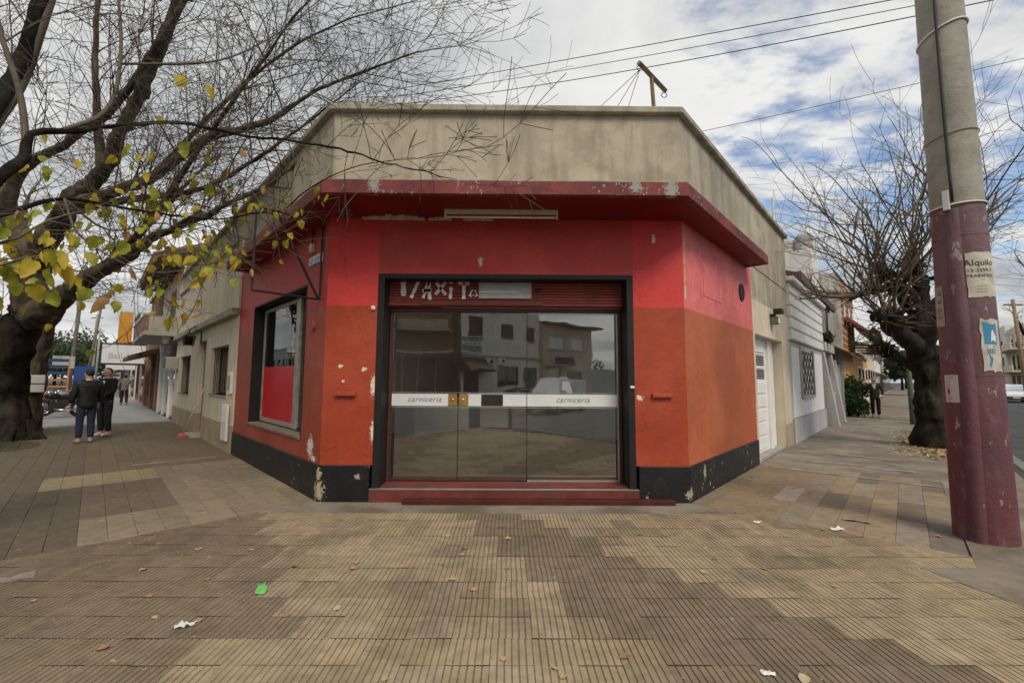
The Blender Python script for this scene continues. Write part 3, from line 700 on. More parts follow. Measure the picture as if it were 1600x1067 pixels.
# ---- inside
def room(name, m, z0, z1, o=-.23): 
    a, b = corner_xy(o, -.475 if z0 < 1 else o-.1, o)
    return MB().poly([FL(SL+.1, o, 0), a, b, FR(SR+.3, o, 0), Vector((5.2, 8.7, 0)), Vector((-5.6, 8.7, 0))], z0, z1).build(name, m, shop)
room('interior_floor', m_floor_in, .05, .150)
ubox('interior_wall', m_wall_in, shop, FW, -5.4, 5, 8.4, 8.6, .15, 3.5)
def cut(o, x0, x1, y0, y1, z0, z1):
    k = MB().box(FW, x0, x1, y0, y1, z0, z1).build('cutter', m_wall_in)
    md = o.modifiers.new('cut', 'BOOLEAN'); md.object = k; md.operation = 'DIFFERENCE'; md.solver = 'EXACT'
    dg = bpy.context.evaluated_depsgraph_get(); me = bpy.data.meshes.new_from_object(o.evaluated_get(dg)); o.modifiers.clear(); o.data = me; bpy.data.objects.remove(k)
SK = (-2.4, 2.2, 2.5, 4.1)                                # added opening, unseen, to bring daylight onto the counters
ceil = room('interior_ceiling', m_wall_in, 3.5, 3.56); cut(ceil, *SK, 3.3, 3.8); cut(roof, *SK, 3.8, 4.3)
skl = MB(); skl.box(FW, SK[0]-.08, SK[0], SK[2]-.08, SK[3]+.08, 3.5, 4.25); skl.box(FW, SK[1], SK[1]+.08, SK[2]-.08, SK[3]+.08, 3.5, 4.25); skl.box(FW, SK[0], SK[1], SK[2]-.08, SK[2], 3.5, 4.25); skl.box(FW, SK[0], SK[1], SK[3], SK[3]+.08, 3.5, 4.25)
sk = skl.build('added_roof_light', m_wall_in, shop)
for i in range(4): ubox('added_roof_pane', m_glass, sk, FW, SK[0]+(SK[1]-SK[0])*i/4+.01, SK[0]+(SK[1]-SK[0])*(i+1)/4-.01, SK[2], SK[3], 4.2, 4.206)
ubox('interior_wall', m_wall_in, shop, lambda a, b, c: FL(a, b, c), SL-.05, SL+.1, -7.5, -.25, .15, 3.5)
ubox('interior_wall', m_wall_in, shop, lambda a, b, c: FR(a, b, c), SR+.2, SR+.35, -7, -.25, .15, 3.5)
def counter(label, s0, fr, a0, a1, b0, b1, h=1.0):
    o = fr((a0+a1)/2, (b0+b1)/2, .15); c = empty('counter', o, label=label, cat='counter', group='counters inside the shop')
    ubox('carcass', m_counter, c, fr, a0, a1, b0, b1, .24, h, bevel=.006); ubox('kick', m_darkmetal, c, fr, a0+.04, a1-.04, b0+.04, b1-.04, .15, .24)
    ubox('worktop', m_wall_in, c, fr, a0-.02, a1+.02, b0-.02, b1+.02, h, h+.04, bevel=.005)
fk = frame((-2.07, 4.22, 0), R_(52)); counter('white shop counter with its corner towards the left glass pane', 0, fk, 0, 1.75, 0, 1.6)
fk = frame((-.75, 6.1, 0), R_(-8)); counter('narrow white counter seen through the middle glass pane', 0, fk, 0, .75, 0, .5)
fk = frame((.1, 5.95, 0), R_(-44)); counter('long low white counter seen through the right glass pane', 0, fk, 0, 3.3, 0, .6, .95)
# ---- hanging sign frame (empty) at the left corner
bf = empty('sign_frame', FL(.2, 0, 3.0), label='empty black steel sign frame projecting from the left wall under the canopy', cat='sign frame')
def bar(name, p, q, r=.014): return MB().tube([p, q], r, 4).build(name, m_darkmetal, bf)
P = lambda d, z: FL(.2, d, z)
bar('post', P(.02, 2.52), P(.02, 3.56)); bar('post', P(.80, 2.53), P(.80, 3.565)); bar('rail', P(.02, 2.53), P(.80, 2.54)); bar('rail', P(.80, 3.56), P(.39, 3.565)); bar('brace', P(.58, 3.56), P(.04, 2.54), .018)
bar('stay', P(.80, 3.55), FL(.55, .38, 3.60), .01)
# ---- small things on the left wall
ss = empty('street_sign', FL(.43, 0, 3.1), label='small white and blue street name plate on the left red wall', cat='sign')
sp = ubox('plate', m_white, ss, FL, .19, .68, .002, .012, 3.04, 3.17)
m_blue = flat('sign_blue', (.03, .05, .16))
ubox('blue_edge', m_blue, ss, FL, .19, .68, .0125, .0145, 3.04, 3.058); lt2 = MB()
for i, s0 in enumerate((.64, .575, .52, .44, .38, .325, .27)):
    for k in range(3): lt2.box(FL, s0-.035*rnd.uniform(.3, 1), s0, .0125, .0145, 3.075+k*.026, 3.088+k*.026)
    lt2.box(FL, s0-.008, s0, .0126, .0146, 3.075, 3.142)
lt2.build('lettering', m_blue, ss)['kind'] = 'stuff'
jb = empty('junction_box', FL(.55, 0, 3.28), label='small pale junction box with pipe on the left red wall', cat='junction box')
ubox('box', m_scar, jb, FL, .50, .60, .0, .05, 3.23, 3.35, bevel=.006); MB().tube([FL(.52, .03, 3.3), FL(.52, .03, 3.57)], .012, 6).build('pipe', m_darkmetal, jb)
# ------------------------------------------------------------------ left street: beige house beside the shop
m_brick = mat('brick_face', (.24, .135, .09), .9, .2, 6, .3, 40, .5, 60)
m_mortar = mat('mortar', (.30, .26, .21), .95)
m_terracotta = mat('terracotta_tiles', (.17, .10, .075), .85, .3, 4, .3, 30, .4, 40)
m_darkwood = mat('dark_wood', (.075, .045, .03), .6, .25, 6, .3, 40, .2, 60)
m_winglass = glass('house_glass', (.12, .13, .13), .10)
m_shade = mat('brown_blind', (.16, .125, .085), .7, .15, 5, .2, 40, .1, 60)
m_greywall = mat('grey_render', (.40, .40, .39), .85, .12, 1.4, .15, 25, .2, 90, streak=.25)
m_whitewall = mat('white_render', (.70, .70, .68), .85, .07, 1.2, .1, 25, .15, 90, streak=.22, streakcol=(.36, .34, .3))
m_oldwhite = mat('stained_white_wall', (.62, .61, .57), .9, .12, .8, .15, 18, .25, 70, streak=.6, streakcol=(.25, .23, .19), mcol=(.5, .48, .43), mottle=1.0)
m_orange = mat('orange_render', (.52, .27, .10), .85, .12, 1.5, .15, 25, .2, 80)
m_rust = mat('rusty_steel', (.16, .08, .05), .8, .3, 8, .3, 40, .3, 60)

def wall_with_holes(name, m, par, fr, a0, a1, z0, z1, holes, d=0, t=-.2):
    # solid wall split into blocks round its openings
    xs = sorted({a0, a1, *[h[0] for h in holes], *[h[1] for h in holes]})
    mb = MB()
    for x0, x1 in zip(xs, xs[1:]):
        cuts = sorted([(h[2], h[3]) for h in holes if h[0] <= x0+1e-6 and h[1] >= x1-1e-6]); z = z0
        for c0, c1 in cuts:
            if c0 > z: mb.box(fr, x0, x1, t, d, z, c0)
            z = c1
        if z < z1: mb.box(fr, x0, x1, t, d, z, z1)
    o = mb.build(name, m, par)
    bm = bmesh.new(); bm.from_mesh(o.data); bmesh.ops.remove_doubles(bm, verts=bm.verts, dist=.0005); bm.to_mesh(o.data); bm.free()
    return o
def window(par, fr, s0, s1, z0, z1, depth=-.16, m_fr=None, bars=0, blind=None, sill=None, cross=True, m_g=None):
    m_fr = m_fr or m_darkwood
    fw = .05; mb = MB()
    mb.box(fr, s0, s0+fw, depth-.04, depth, z0, z1); mb.box(fr, s1-fw, s1, depth-.04, depth, z0, z1)
    mb.box(fr, s0+fw, s1-fw, depth-.04, depth, z0, z0+fw); mb.box(fr, s0+fw, s1-fw, depth-.04, depth, z1-fw, z1)
    if cross: mb.box(fr, (s0+s1)/2-.03, (s0+s1)/2+.03, depth-.035, depth+.004, z0+fw, z1-fw)
    w_ = mb.build('window', m_fr, par)
    ubox('pane', m_g or m_winglass, w_, fr, s0+fw*.6, s1-fw*.6, depth-.025, depth-.017, z0+fw*.6, z1-fw*.6)
    if blind: ubox('blind', blind, w_, fr, s0+fw, s1-fw, depth-.09, depth-.07, z0+fw+(z1-z0)*.15, z1-fw)
    else: ubox('dark_room', m_darkmetal, w_, fr, s0, s1, depth-.30, depth-.28, z0, z1)
    if sill: ubox('sill', sill, w_, fr, s0-.04, s1+.04, depth, .045, z0-.05, z0, bevel=.004)
    for i in range(bars):
        s = s0+(s1-s0)*(i+.5)/bars; MB().tube([fr(s, -.03, z0+.02), fr(s, -.03, z1-.02)], .009, 5).build('bar', m_darkmetal, w_)
    return w_
bh = empty('beige_house', FL(9, 0, 0), label='low beige house with brown base and lantern joined to the red shop', cat='house')
HW = ((5.3, 7.15, 1.12, 2.22), (7.9, 8.85, .05, 2.48), (10.3, 12.4, 1.02, 2.18))
wall_with_holes('wall', m_beige, bh, FL, SL+.002, 13.4, .55, 2.78, [(a, b, max(c, .55), d) for a, b, c, d in HW], d=.03)
wall_with_holes('wall_base', m_beige_base, bh, FL, SL+.002, 13.4, -.05, .55, [(7.9, 8.85, -.05, .55)], d=.045)
ubox('cornice', m_coping, bh, FL, SL+.002, 13.4, -.1, .16, 2.78, 2.93, bevel=.01)
ubox('upper_wall', m_beige, bh, FL, SL+.012, 13.38, -.1, .035, 2.93, 4.35); ubox('coping', m_coping, bh, FL, SL+.05, 13.40, -.12, .09, 4.35, 4.43, bevel=.008)
window(bh, FL, *HW[0], bars=9, sill=m_beige_base, blind=m_shade); window(bh, FL, *HW[2], bars=9, sill=m_beige_base, blind=m_shade)
dd = ubox('door', m_darkwood, bh, FL, 7.9, 8.85, -.14, -.09, .05, 2.48)
for z0 in (.2, .95, 1.7): ubox('door_panel', m_shade, dd, FL, 8.0, 8.75, -.092, -.07, z0, z0+.6, bevel=.01)
ubox('doorstep', m_conc, bh, FL, 7.85, 8.9, -.14, .25, -.03, .048, bevel=.01)
ubox('back_volume', m_beige, bh, FL, SL+.3, 13.3, -3, -.25, 0, 3.0)
ln = empty('wall_lantern', FL(8.75, .035, 2.6), label='black wall lantern above the beige house door', cat='lantern')
ubox('back_plate', m_darkmetal, ln, FL, 8.68, 8.82, .031, .05, 2.45, 2.85); MB().tube([FL(8.75, .05, 2.80), FL(8.75, .2, 2.88), FL(8.75, .3, 2.78), FL(8.75, .3, 2.68)], .014, 6).build('arm', m_darkmetal, ln)
MB().prism([FL(8.75+a, .3+b, 2.36) for a, b in ((-.09, -.09), (.09, -.09), (.09, .09), (-.09, .09))], [FL(8.75+a, .3+b, 2.60) for a, b in ((-.13, -.13), (.13, -.13), (.13, .13), (-.13, .13))]).build('glass_body', m_winglass, ln)
MB().prism([FL(8.75+a, .3+b, 2.60) for a, b in ((-.15, -.15), (.15, -.15), (.15, .15), (-.15, .15))], [FL(8.75+a, .3+b, 2.70) for a, b in ((-.03, -.03), (.03, -.03), (.03, .03), (-.03, .03))]).build('cap', m_darkmetal, ln)
for a, b in ((-.11, -.11), (.11, -.11), (.11, .11), (-.11, .11)): MB().tube([FL(8.75+a*.85, .3+b*.85, 2.35), FL(8.75+a*1.18, .3+b*1.18, 2.61)], .012, 4).build('glazing_bar', m_darkmetal, ln)
ic = empty('intercom', FL(4.82, .03, 1.4), label='white two-part intercom beside the red wall of the shop', cat='intercom')
ubox('case', m_white, ic, FL, 4.70, 4.95, .031, .08, 1.18, 1.62, bevel=.008); ubox('grille', m_conc, ic, FL, 4.74, 4.91, .081, .086, 1.25, 1.55)
mbx = empty('meter_box', FL(5.0, .04, .3), label='tall white meter cabinet low on the beige house wall', cat='meter box')
ubox('case', m_whitewall, mbx, FL, 4.82, 5.28, .046, .09, .22, .95, bevel=.01); ubox('lid', m_white, mbx, FL, 4.87, 5.23, .091, .098, .60, .90)
acu = empty('air_conditioner', FL(13.0, .03, 2.0), label='small air conditioner box at the far end of the beige house', cat='air conditioner')
ubox('case', m_conc, acu, FL, 12.75, 13.3, .031, .38, 1.78, 2.2, bevel=.01); ubox('grille', m_darkmetal, acu, FL, 12.8, 13.25, .381, .386, 1.83, 2.15)

# ---- tall house with balcony, glass shopfront below
th = empty('balcony_house', FL(16.5, 0, 0), label='two-storey beige house with balcony over a glass shopfront and dark tiled eaves', cat='house')
wall_with_holes('wall', m_beige, th, FL, 13.42, 19.4, 2.62, 5.6, [(15.0, 16.6, 3.4, 4.9)], d=0)
ubox('side_wall', m_beige, th, FL, 13.42, 13.6, -6, -.2, 4.3, 5.6); ubox('volume', m_greywall, th, FL, 13.62, 19.38, -6, -.5, 0, 5.5)
window(th, FL, 15.0, 16.6, 3.4, 4.9)
r = MB(); r.prism([FL(13.2, .85, 5.55), FL(13.2, .85, 5.68), FL(13.2, -3.4, 7.6), FL(13.2, -3.4, 7.45)], [FL(20.2, .85, 5.55), FL(20.2, .85, 5.68), FL(20.2, -3.4, 7.6), FL(20.2, -3.4, 7.45)])
ro_ = r.build('roof', m_terracotta, th)
for i in range(24):
    s = 13.25+i*.29; MB().tube([FL(s, .87, 5.70), FL(s, -3.4, 7.62)], .07, 6).build('tile_row', m_terracotta, ro_)
for i in range(9): MB().box(FL, 13.4+i*.8, 13.48+i*.8, 0, .8, 5.42, 5.53).build('rafter', m_darkwood, ro_)
bal = MB(); bal.box(FL, 13.6, 19.2, 0, .95, 2.95, 3.1); bo = bal.build('balcony', m_conc, th, bevel=.01)
ubox('parapet', m_brick, bo, FL, 13.6, 19.2, .83, .95, 3.1, 3.62); ubox('parapet_side', m_conc, bo, FL, 13.6, 13.72, 0, .83, 3.1, 3.62); ubox('rail', m_conc, bo, FL, 13.58, 19.22, .80, .97, 3.62, 3.68)
MB().tube([FL(13.9, .3, 2.7), FL(13.9, .3, 3.6)], .12, 10).build('downpipe', m_white, bo, smooth=True)
for s in (13.43, 15.2, 17.0, 18.6):
    ubox('shopfront_post', m_white, th, FL, s, s+(.22 if s < 14 or s > 18 else .07), -.12, .02, 0, 2.62)
for i, (a, b) in enumerate(((13.66, 15.2), (15.28, 17.0), (17.08, 18.6))): ubox('shop_pane', glass('blue_green_glass', (.35, .42, .42), .3) if i == 0 else bpy.data.materials['blue_green_glass'], th, FL, a, b, -.06, -.05, .1, 2.55)
ubox('shop_inside', m_counter, th, FL, 13.7, 19, -.48, -.44, 0, 2.6); ubox('poster', flat('poster_blue', (.05, .15, .3)), th, FL, 14.0, 14.7, -.2, -.19, 1.2, 2.1)
ubox('dark_box', m_darkmetal, th, FL, 13.6, 15.6, .02, .2, 2.3, 2.75)  # plain dark box in the slot below the balcony
# ---- brick building with dark awning
bb = empty('brick_building', FL(22, 0, 0), label='brick two-storey building with dark awning beyond the balcony house', cat='building')
ubox('wall', m_brick, bb, FL, 19.45, 25.5, -5, -.02, 2.6, 5.6); ubox('roof_edge', m_conc, bb, FL, 19.42, 25.6, -5.1, .1, 5.6, 5.75)
brk = []
bme = MB().box(FW, -.12, .12, -.004, .022, 0, .062).build('brick', m_brick, recalc=True); bmd = bme.data; bpy.data.objects.remove(bme)
ubox('mortar_face', m_mortar, bb, FL, 19.5, 25.4, -.02, -.003, 2.65, 5.55)
for rI in range(30):
    for cI in range(10):
        s = 19.7+cI*.585+(.29 if rI % 2 else 0)
        if s > 25.2: continue
        o = bpy.data.objects.new('brick', bmd); COL.objects.link(o); o.parent = bb
        o.location = FL(s, 0, 2.7+rI*.094)-bb.location; o.rotation_euler = (0, 0, -A_L+math.pi); o.scale = (2.2, 1, 1.25)
for s in (19.6, 22.0, 25.2): ubox('pillar', m_brick, bb, FL, s, s+.4, -.25, .05, 0, 2.6)
ubox('door', m_darkwood, bb, FL, 20.0, 22.0, -.3, -.2, 0, 2.6); ubox('shop_window', m_winglass, bb, FL, 22.4, 25.2, -.2, -.19, .5, 2.5); ubox('stall_riser', m_rust, bb, FL, 22.4, 25.2, -.25, -.05, 0, .5)
aw = MB().prism([FL(19.6, .05, 2.85), FL(19.6, 1.05, 2.45), FL(19.6, 1.05, 2.28), FL(19.6, .05, 2.6)], [FL(24.5, .05, 2.85), FL(24.5, 1.05, 2.45), FL(24.5, 1.05, 2.28), FL(24.5, .05, 2.6)]).build('awning', m_darkwood, bb)
# ---- projecting white shop sign
sg = empty('projecting_sign', FL(26.2, 0, 2.2), label='large white box sign with faint grey lettering projecting over the left pavement', cat='sign')
ubox('box', m_vinyl, sg, FL, 26.0, 26.35, .06, 1.85, 2.25, 3.28, bevel=.02)
for b0, b1, z0, z1 in ((.04, 1.87, 2.17, 2.25), (.04, 1.87, 3.28, 3.33), (1.85, 1.9, 2.17, 3.33)): ubox('edge', m_darkmetal, sg, FL, 25.98, 26.37, b0, b1, z0, z1)
place(text('Bail-Mar', .42, mat('faint_grey', (.45, .46, .47), .5), sg), FL(25.985, .9, 2.52), -NL)
sg2 = empty('small_hanging_sign', FL(29, 0, 2.0), label='narrow pale sign hanging below and behind the large white sign', cat='sign')
ubox('panel', m_vinyl, sg2, FL, 29, 29.1, .3, 1.6, 1.95, 2.3); ubox('arm', m_darkmetal, sg2, FL, 29.03, 29.07, .0, 1.6, 2.3, 2.36)
# ---- far buildings on the left
def far_building(name, label, fr, s0, s1, dep, h, m, wins=(), roof=None, gf=None, d=0.0, awn=None):
    b = empty(name, fr((s0+s1)/2, d, 0), label=label, cat='building')
    ubox('wall', m, b, fr, s0+.02, s1-.02, dep, d, 0, h)
    ubox('cornice', m_coping, b, fr, s0+.02, s1-.02, dep, d+.12, h, h+.15)
    n = max(1, int((s1-s0)/2.6))
    for i in range(n):
        a = s0+(s1-s0)*(i+.25)/n; e = s0+(s1-s0)*(i+.75)/n
        if h > 4.6:
            f = ubox('window', m_darkwood, b, fr, a, e, d-.05, d+.03, 3.5, 4.7); ubox('pane', m_winglass, f, fr, a+.08, e-.08, d+.031, d+.036, 3.58, 4.62)
        if gf: 
            f = ubox('shopfront', gf, b, fr, a-.15, e+.15, d-.05, d+.03, .15, 2.4); ubox('pane', m_winglass, f, fr, a, e, d+.031, d+.036, .5, 2.3)
    if roof: MB().prism([fr(s0, d+.5, h), fr(s0, d+.5, h+.12), fr(s0, dep/2, h+1.6)], [fr(s1, d+.5, h), fr(s1, d+.5, h+.12), fr(s1, dep/2, h+1.6)]).build('roof', roof, b)
    if awn: MB().prism([fr(s0+.3, d+.03, 2.9), fr(s0+.3, d+1.2, 2.45), fr(s0+.3, d+1.2, 2.35), fr(s0+.3, d+.03, 2.75)], [fr(s1-.3, d+.03, 2.9), fr(s1-.3, d+1.2, 2.45), fr(s1-.3, d+1.2, 2.35), fr(s1-.3, d+.03, 2.75)]).build('awning', awn, b)
    return b
m_redroof = mat('red_sheet', (.26, .07, .06), .7); m_yellow = mat('yellow_orange_sign', (.48, .22, .03), .5, .06); m_pinkw = mat('pink_render', (.42, .28, .24), .85, streak=.2)
far_building('shop_building', 'dark red fronted shop behind the large white sign', FL, 25.6, 33, -6, 3.6, m_pinkw, gf=m_rust, awn=None)
far_building('white_building', 'white two-storey building behind the orange sign', FL, 33.2, 38, -6, 5.8, m_whitewall, gf=m_darkwood)
far_building('red_roofed_building', 'low building with red roof far down the left street', FL, 38.2, 50, -7, 4.0, m_pinkw, roof=m_redroof, gf=m_white, awn=m_redroof)
far_building('pale_building', 'pale building at the far end of the left street', FL, 50.2, 66, -7, 4.4, m_beige, gf=m_darkwood, awn=m_darkwood)
far_building('grey_building', 'grey building furthest along the left pavement', FL, 66.5, 90, -7, 5.2, m_greywall, gf=m_rust)
og = empty('orange_sign', FL(38.6, .5, 0), label='tall orange advertising panel above the roofs of the left street', cat='sign')
ubox('panel', m_yellow, og, FL, 38.5, 38.75, .15, .95, 4.1, 6.5); ubox('mast', m_darkmetal, og, FL, 38.56, 38.7, .4, .6, 0, 4.1)
tk = empty('blue_water_tank', FL(34, -.3, 5.95), label='blue tank on a roof beside the orange sign', cat='tank')
c0 = FL(30.5, -.2, 3.76); MB().lathe(c0, [(.5, 0), (.62, .1), (.62, .65), (.4, .85), (.1, .9)], 14).build('drum', flat('tank_blue', (.06, .17, .30)), tk); tk.location = tk.location
# ------------------------------------------------------------------ right street: white house with banded parapet
wh = empty('white_house', FR(9.6, 0, 0), label='small white and grey house with horizontal banded parapet and grilled window', cat='house')
wall_with_holes('wall', m_greywall, wh, FR, 6.8, 12.45, .58, 2.5, [(8.1, 10.1, 1.12, 2.33)], d=-.02)
ubox('wall_base', m_greywall, wh, FR, 6.8, 12.45, -.2, .03, -.03, .58)
for a, b in ((7.0, 7.98), (10.22, 12.2)): ubox('white_field', m_whitewall, wh, FR, a, b, -.03, .004, .60, 2.36, bevel=.006)
ubox('white_field', m_whitewall, wh, FR, 7.98, 10.22, -.03, .004, .60, 1.06)
for i in range(5):
    z0 = 2.52+i*.29
    A = [FR(6.85, -.1, z0), FR(6.85, .012, z0), FR(6.85, .05, z0+.03), FR(6.85, .045, z0+.262), FR(6.85, .0, z0+.268), FR(6.85, -.1, z0+.268)]; Bq = [p+DR*5.55 for p in A]
    MB().prism(A, Bq).build('band', m_whitewall, wh)
ubox('parapet_cap', m_whitewall, wh, FR, 6.8, 12.5, -.2, .16, 3.97, 4.09, bevel=.02); ubox('back_parapet', m_greywall, wh, FR, 6.8, 12.4, -.3, -.1, 2.5, 4.25)
ubox('volume', m_greywall, wh, FR, 6.8, 12.4, -5, -.3, 0, 3.2)
wn_ = window(wh, FR, 8.1, 10.1, 1.12, 2.33, m_fr=m_alu, cross=True); ubox('surround', m_greywall, wn_, FR, 8.02, 8.1, -.1, .05, 1.06, 2.40); ubox('surround', m_greywall, wn_, FR, 10.1, 10.18, -.1, .05, 1.06, 2.40); ubox('surround', m_greywall, wn_, FR, 8.1, 10.1, -.1, .06, 1.04, 1.11)
gm = MB()
for i in range(9):
    s = 8.15+i*.24
    for k in range(6):
        z0 = 1.14+k*.2; z1 = z0+.2; q = .08 if (i+k) % 2 else -.08
        gm.tube([FR(s-q, .0, z0), FR(s+q, .0, z1)], .011, 4, cap=False)
    MB().tube([FR(s, .012, 1.12), FR(s, .012, 2.33)], .010, 4).build('grille_bar', m_darkmetal, wn_)
go = gm.build('grille_lattice', m_white, wn_); go['kind'] = 'stuff'
# entrance beside it
en = empty('entrance_porch', FR(13.7, 0, 0), label='grey porch with sloping side walls next to the white house', cat='porch')
ubox('lintel', m_greywall, en, FR, 12.5, 15.1, -.3, .08, 2.55, 2.85, bevel=.01); ubox('door', m_whitewall, en, FR, 12.9, 14.3, -.5, -.44, 0, 2.5)
for s in (12.52, 14.5): MB().prism([FR(s, .35, 0), FR(s, -.4, 0), FR(s, -.4, 2.55), FR(s, .02, 2.55)], [FR(s+.3, .35, 0), FR(s+.3, -.4, 0), FR(s+.3, -.4, 2.55), FR(s+.3, .02, 2.55)]).build('side_wall', m_greywall, en, bevel=.01)
ubox('meter_door', m_conc, en, FR, 13.3, 13.9, .1, .16, .3, 1.0); ubox('low_wall', m_greywall, en, FR, 12.83, 14.48, -.1, .1, 0, 1.1)
gt = empty('metal_gate', FR(16.6, 0, 0), label='plain grey sheet metal gate before the green shrub', cat='gate')
ubox('leaf', m_greywall, gt, FR, 15.2, 17.4, -.03, .02, .05, 2.2); ubox('post', m_greywall, gt, FR, 17.4, 17.6, -.1, .1, 0, 2.3); ubox('post', m_greywall, gt, FR, 15.0, 15.2, -.1, .1, 0, 2.3)
ps = empty('rusty_post', FR(15.7, .05, 0), label='thin rusty post rising above the grey metal gate', cat='post')
MB().tube([FR(15.7, -.12, 0), FR(15.7, -.12, 3.35)], .06, 8).build('post', m_rust, ps); MB().lathe(FR(15.7, -.12, 3.35), [(.075, 0), (.075, .04), (.02, .07)], 8).build('cap', m_rust, ps)
# house with brown eaves behind
eh = empty('brown_eaves_house', FR(13, -3, 0), label='house with dark brown timber eaves showing above the white house parapet', cat='house')
ubox('wall', m_darkwood, eh, FR, 7.6, 17.5, -7, -1.6, 0, 4.7)
ro_ = MB().prism([FR(9.5, -.1, 4.55), FR(9.5, -.1, 4.72), FR(9.5, -3.6, 6.0), FR(9.5, -3.6, 5.85)], [FR(17.8, -.1, 4.55), FR(17.8, -.1, 4.72), FR(17.8, -3.6, 6.0), FR(17.8, -3.6, 5.85)]).build('roof', mat('brown_eave_boards', (.12, .055, .042), .7, .2, 4), eh)
ubox('fascia', m_darkwood, ro_, FR, 9.45, 17.85, -.16, -.06, 4.5, 4.75); ubox('gutter', mat('tan_strip', (.35, .26, .2), .7), ro_, FR, 9.45, 17.85, -.34, -.26, 4.52, 4.60)
ubox('chimney', m_whitewall, eh, FR, 10.2, 11.6, -3.2, -2.3, 5.6, 6.5); MB().tube([FR(10.6, -.9, 4.9), FR(10.6, -.9, 7.6)], .05, 6).build('vent_pipe', m_white, eh)
wt = empty('tank_tower', FR(14.4, -.9, 4.6), label='white rooftop tank tower behind the shop parapet', cat='tank')
ubox('tower', m_whitewall, wt, FR, 13.8, 15.4, -1.5, -.3, 4.6, 6.5, bevel=.03)
for i, (d_, r_) in enumerate(((-1.15, .27), (-.6, .3))): MB().lathe(FR(14.2, d_, 6.5), [(r_, 0), (r_*1.05, .08), (r_, .16), (r_*1.05, .24), (r_, .32), (r_*1.05, .40), (r_, .48+.12*i), (r_*.7, .58+.12*i), (r_*.2, .62+.12*i)], 16).build('tank', m_greywall, wt)
# climbing plant placeholder position kept for the vegetation part
# two-storey house: stained white side, orange front
oh = empty('two_storey_house', FR(22, 0, 0), label='two-storey house with stained white side wall and orange brick front', cat='house')
ubox('side_wall', m_oldwhite, oh, FR, 18.9, 19.1, -7, .02, 0, 6.5); ubox('front_wall', m_orange, oh, FR, 19.1, 26, -.2, .0, 0, 6.4); ubox('volume', m_orange, oh, FR, 19.1, 26, -7, -.2, 0, 6.3)
ubox('side_cable', m_darkmetal, oh, FR, 18.86, 18.9, -.5, -.46, 2.5, 5.2)
for s in (20.2, 22.6, 24.6):
    f = ubox('window', m_darkwood, oh, FR, s, s+1.0, -.05, .03, 4.0, 5.4); ubox('pane', m_winglass, f, FR, s+.08, s+.92, .031, .036, 4.08, 5.32)
for i in range(22):
    for j in range(2): ubox('brick_course', m_brick if i % 2 else m_orange, oh, FR, 19.12+j*3.45, 19.12+j*3.45+3.40, .001, .018, 2.95+i*.155, 2.95+i*.155+.12)
lr = MB().prism([FR(16.0, -.5, 3.1), FR(16.0, .5, 2.55), FR(16.0, .5, 2.65), FR(16.0, -.5, 3.2)], [FR(24, -.5, 3.1), FR(24, .5, 2.55), FR(24, .5, 2.65), FR(24, -.5, 3.2)]).build('lean_to_roof', m_darkwood, oh)
cn = MB().prism([FR(21.5, .02, 4.6), FR(21.5, 1.5, 3.2), FR(21.5, 1.5, 3.3), FR(21.5, .02, 4.75)], [FR(31, .02, 4.6), FR(31, 1.5, 3.2), FR(31, 1.5, 3.3), FR(31, .02, 4.75)]).build('sloping_canopy', m_redroof, oh)
for s in (21.6, 24, 26.5, 29, 30.9): MB().tube([FR(s, 1.4, 3.22), FR(s, .03, 3.3)], .04, 4).build('canopy_bracket', m_darkmetal, cn)
for i in range(30): MB().tube([FR(21.6+i*.32, .05, 4.74), FR(21.6+i*.32, 1.5, 3.31)], .035, 4).build('canopy_rib', m_redroof, cn)
fb = far_building('orange_house', 'orange fronted house past the shrub on the right pavement', FR, 26.2, 35, -6, 3.0, m_orange, gf=m_white)
far_building('cream_house', 'cream house further along the right pavement', FR, 35.3, 45, -7, 4.0, m_beige, gf=m_darkwood, roof=m_terracotta)
far_building('white_fronted_house', 'white fronted house far along the right pavement', FR, 45.5, 62, -7, 5.0, m_whitewall, gf=m_darkwood)
far_building('far_grey_house', 'grey house at the far end of the right pavement', FR, 62.5, 95, -7, 4.2, m_greywall, gf=m_rust)
# across the right street
structure(MB().poly([FR(4, 11.0, 0), FR(150, 11.0, 0), FR(150, 14.2, 0), FR(4, 14.2, 0)], -.2, -.01).build('far_side_pavement', m_cement))
OR = lambda a, b, c: FR(a, 14.2-b, c)
cb = empty('balcony_flats', OR(95, 0, 0), label='cream three-storey flats with balconies across the right street', cat='building')
ubox('wall', m_beige, cb, OR, 84, 108, -8, 0, 0, 9.6); ubox('stair_wall', m_whitewall, cb, OR, 96, 108, -6, .3, 3, 10.4)
for zz in (3.1, 6.2):
    b_ = ubox('balcony', m_beige, cb, OR, 83.5, 97, 0, 1.4, zz-.2, zz+.0); ubox('parapet', m_beige, b_, OR, 83.5, 97, 1.25, 1.4, zz, zz+.75)
    for s in (85, 88.5, 92, 99, 103): 
        f = ubox('window', m_darkwood, cb, OR, s, s+1.8, -.1, .32 if s > 96 else .03, zz+.3, zz+2.4); ubox('pane', m_winglass, f, OR, s+.1, s+1.7, .33 if s > 96 else .031, .335 if s > 96 else .036, zz+.4, zz+2.3)
for s in (85, 89, 93): ubox('garage_door', m_darkwood, cb, OR, s, s+2.6, -.1, .03, 0, 2.5)
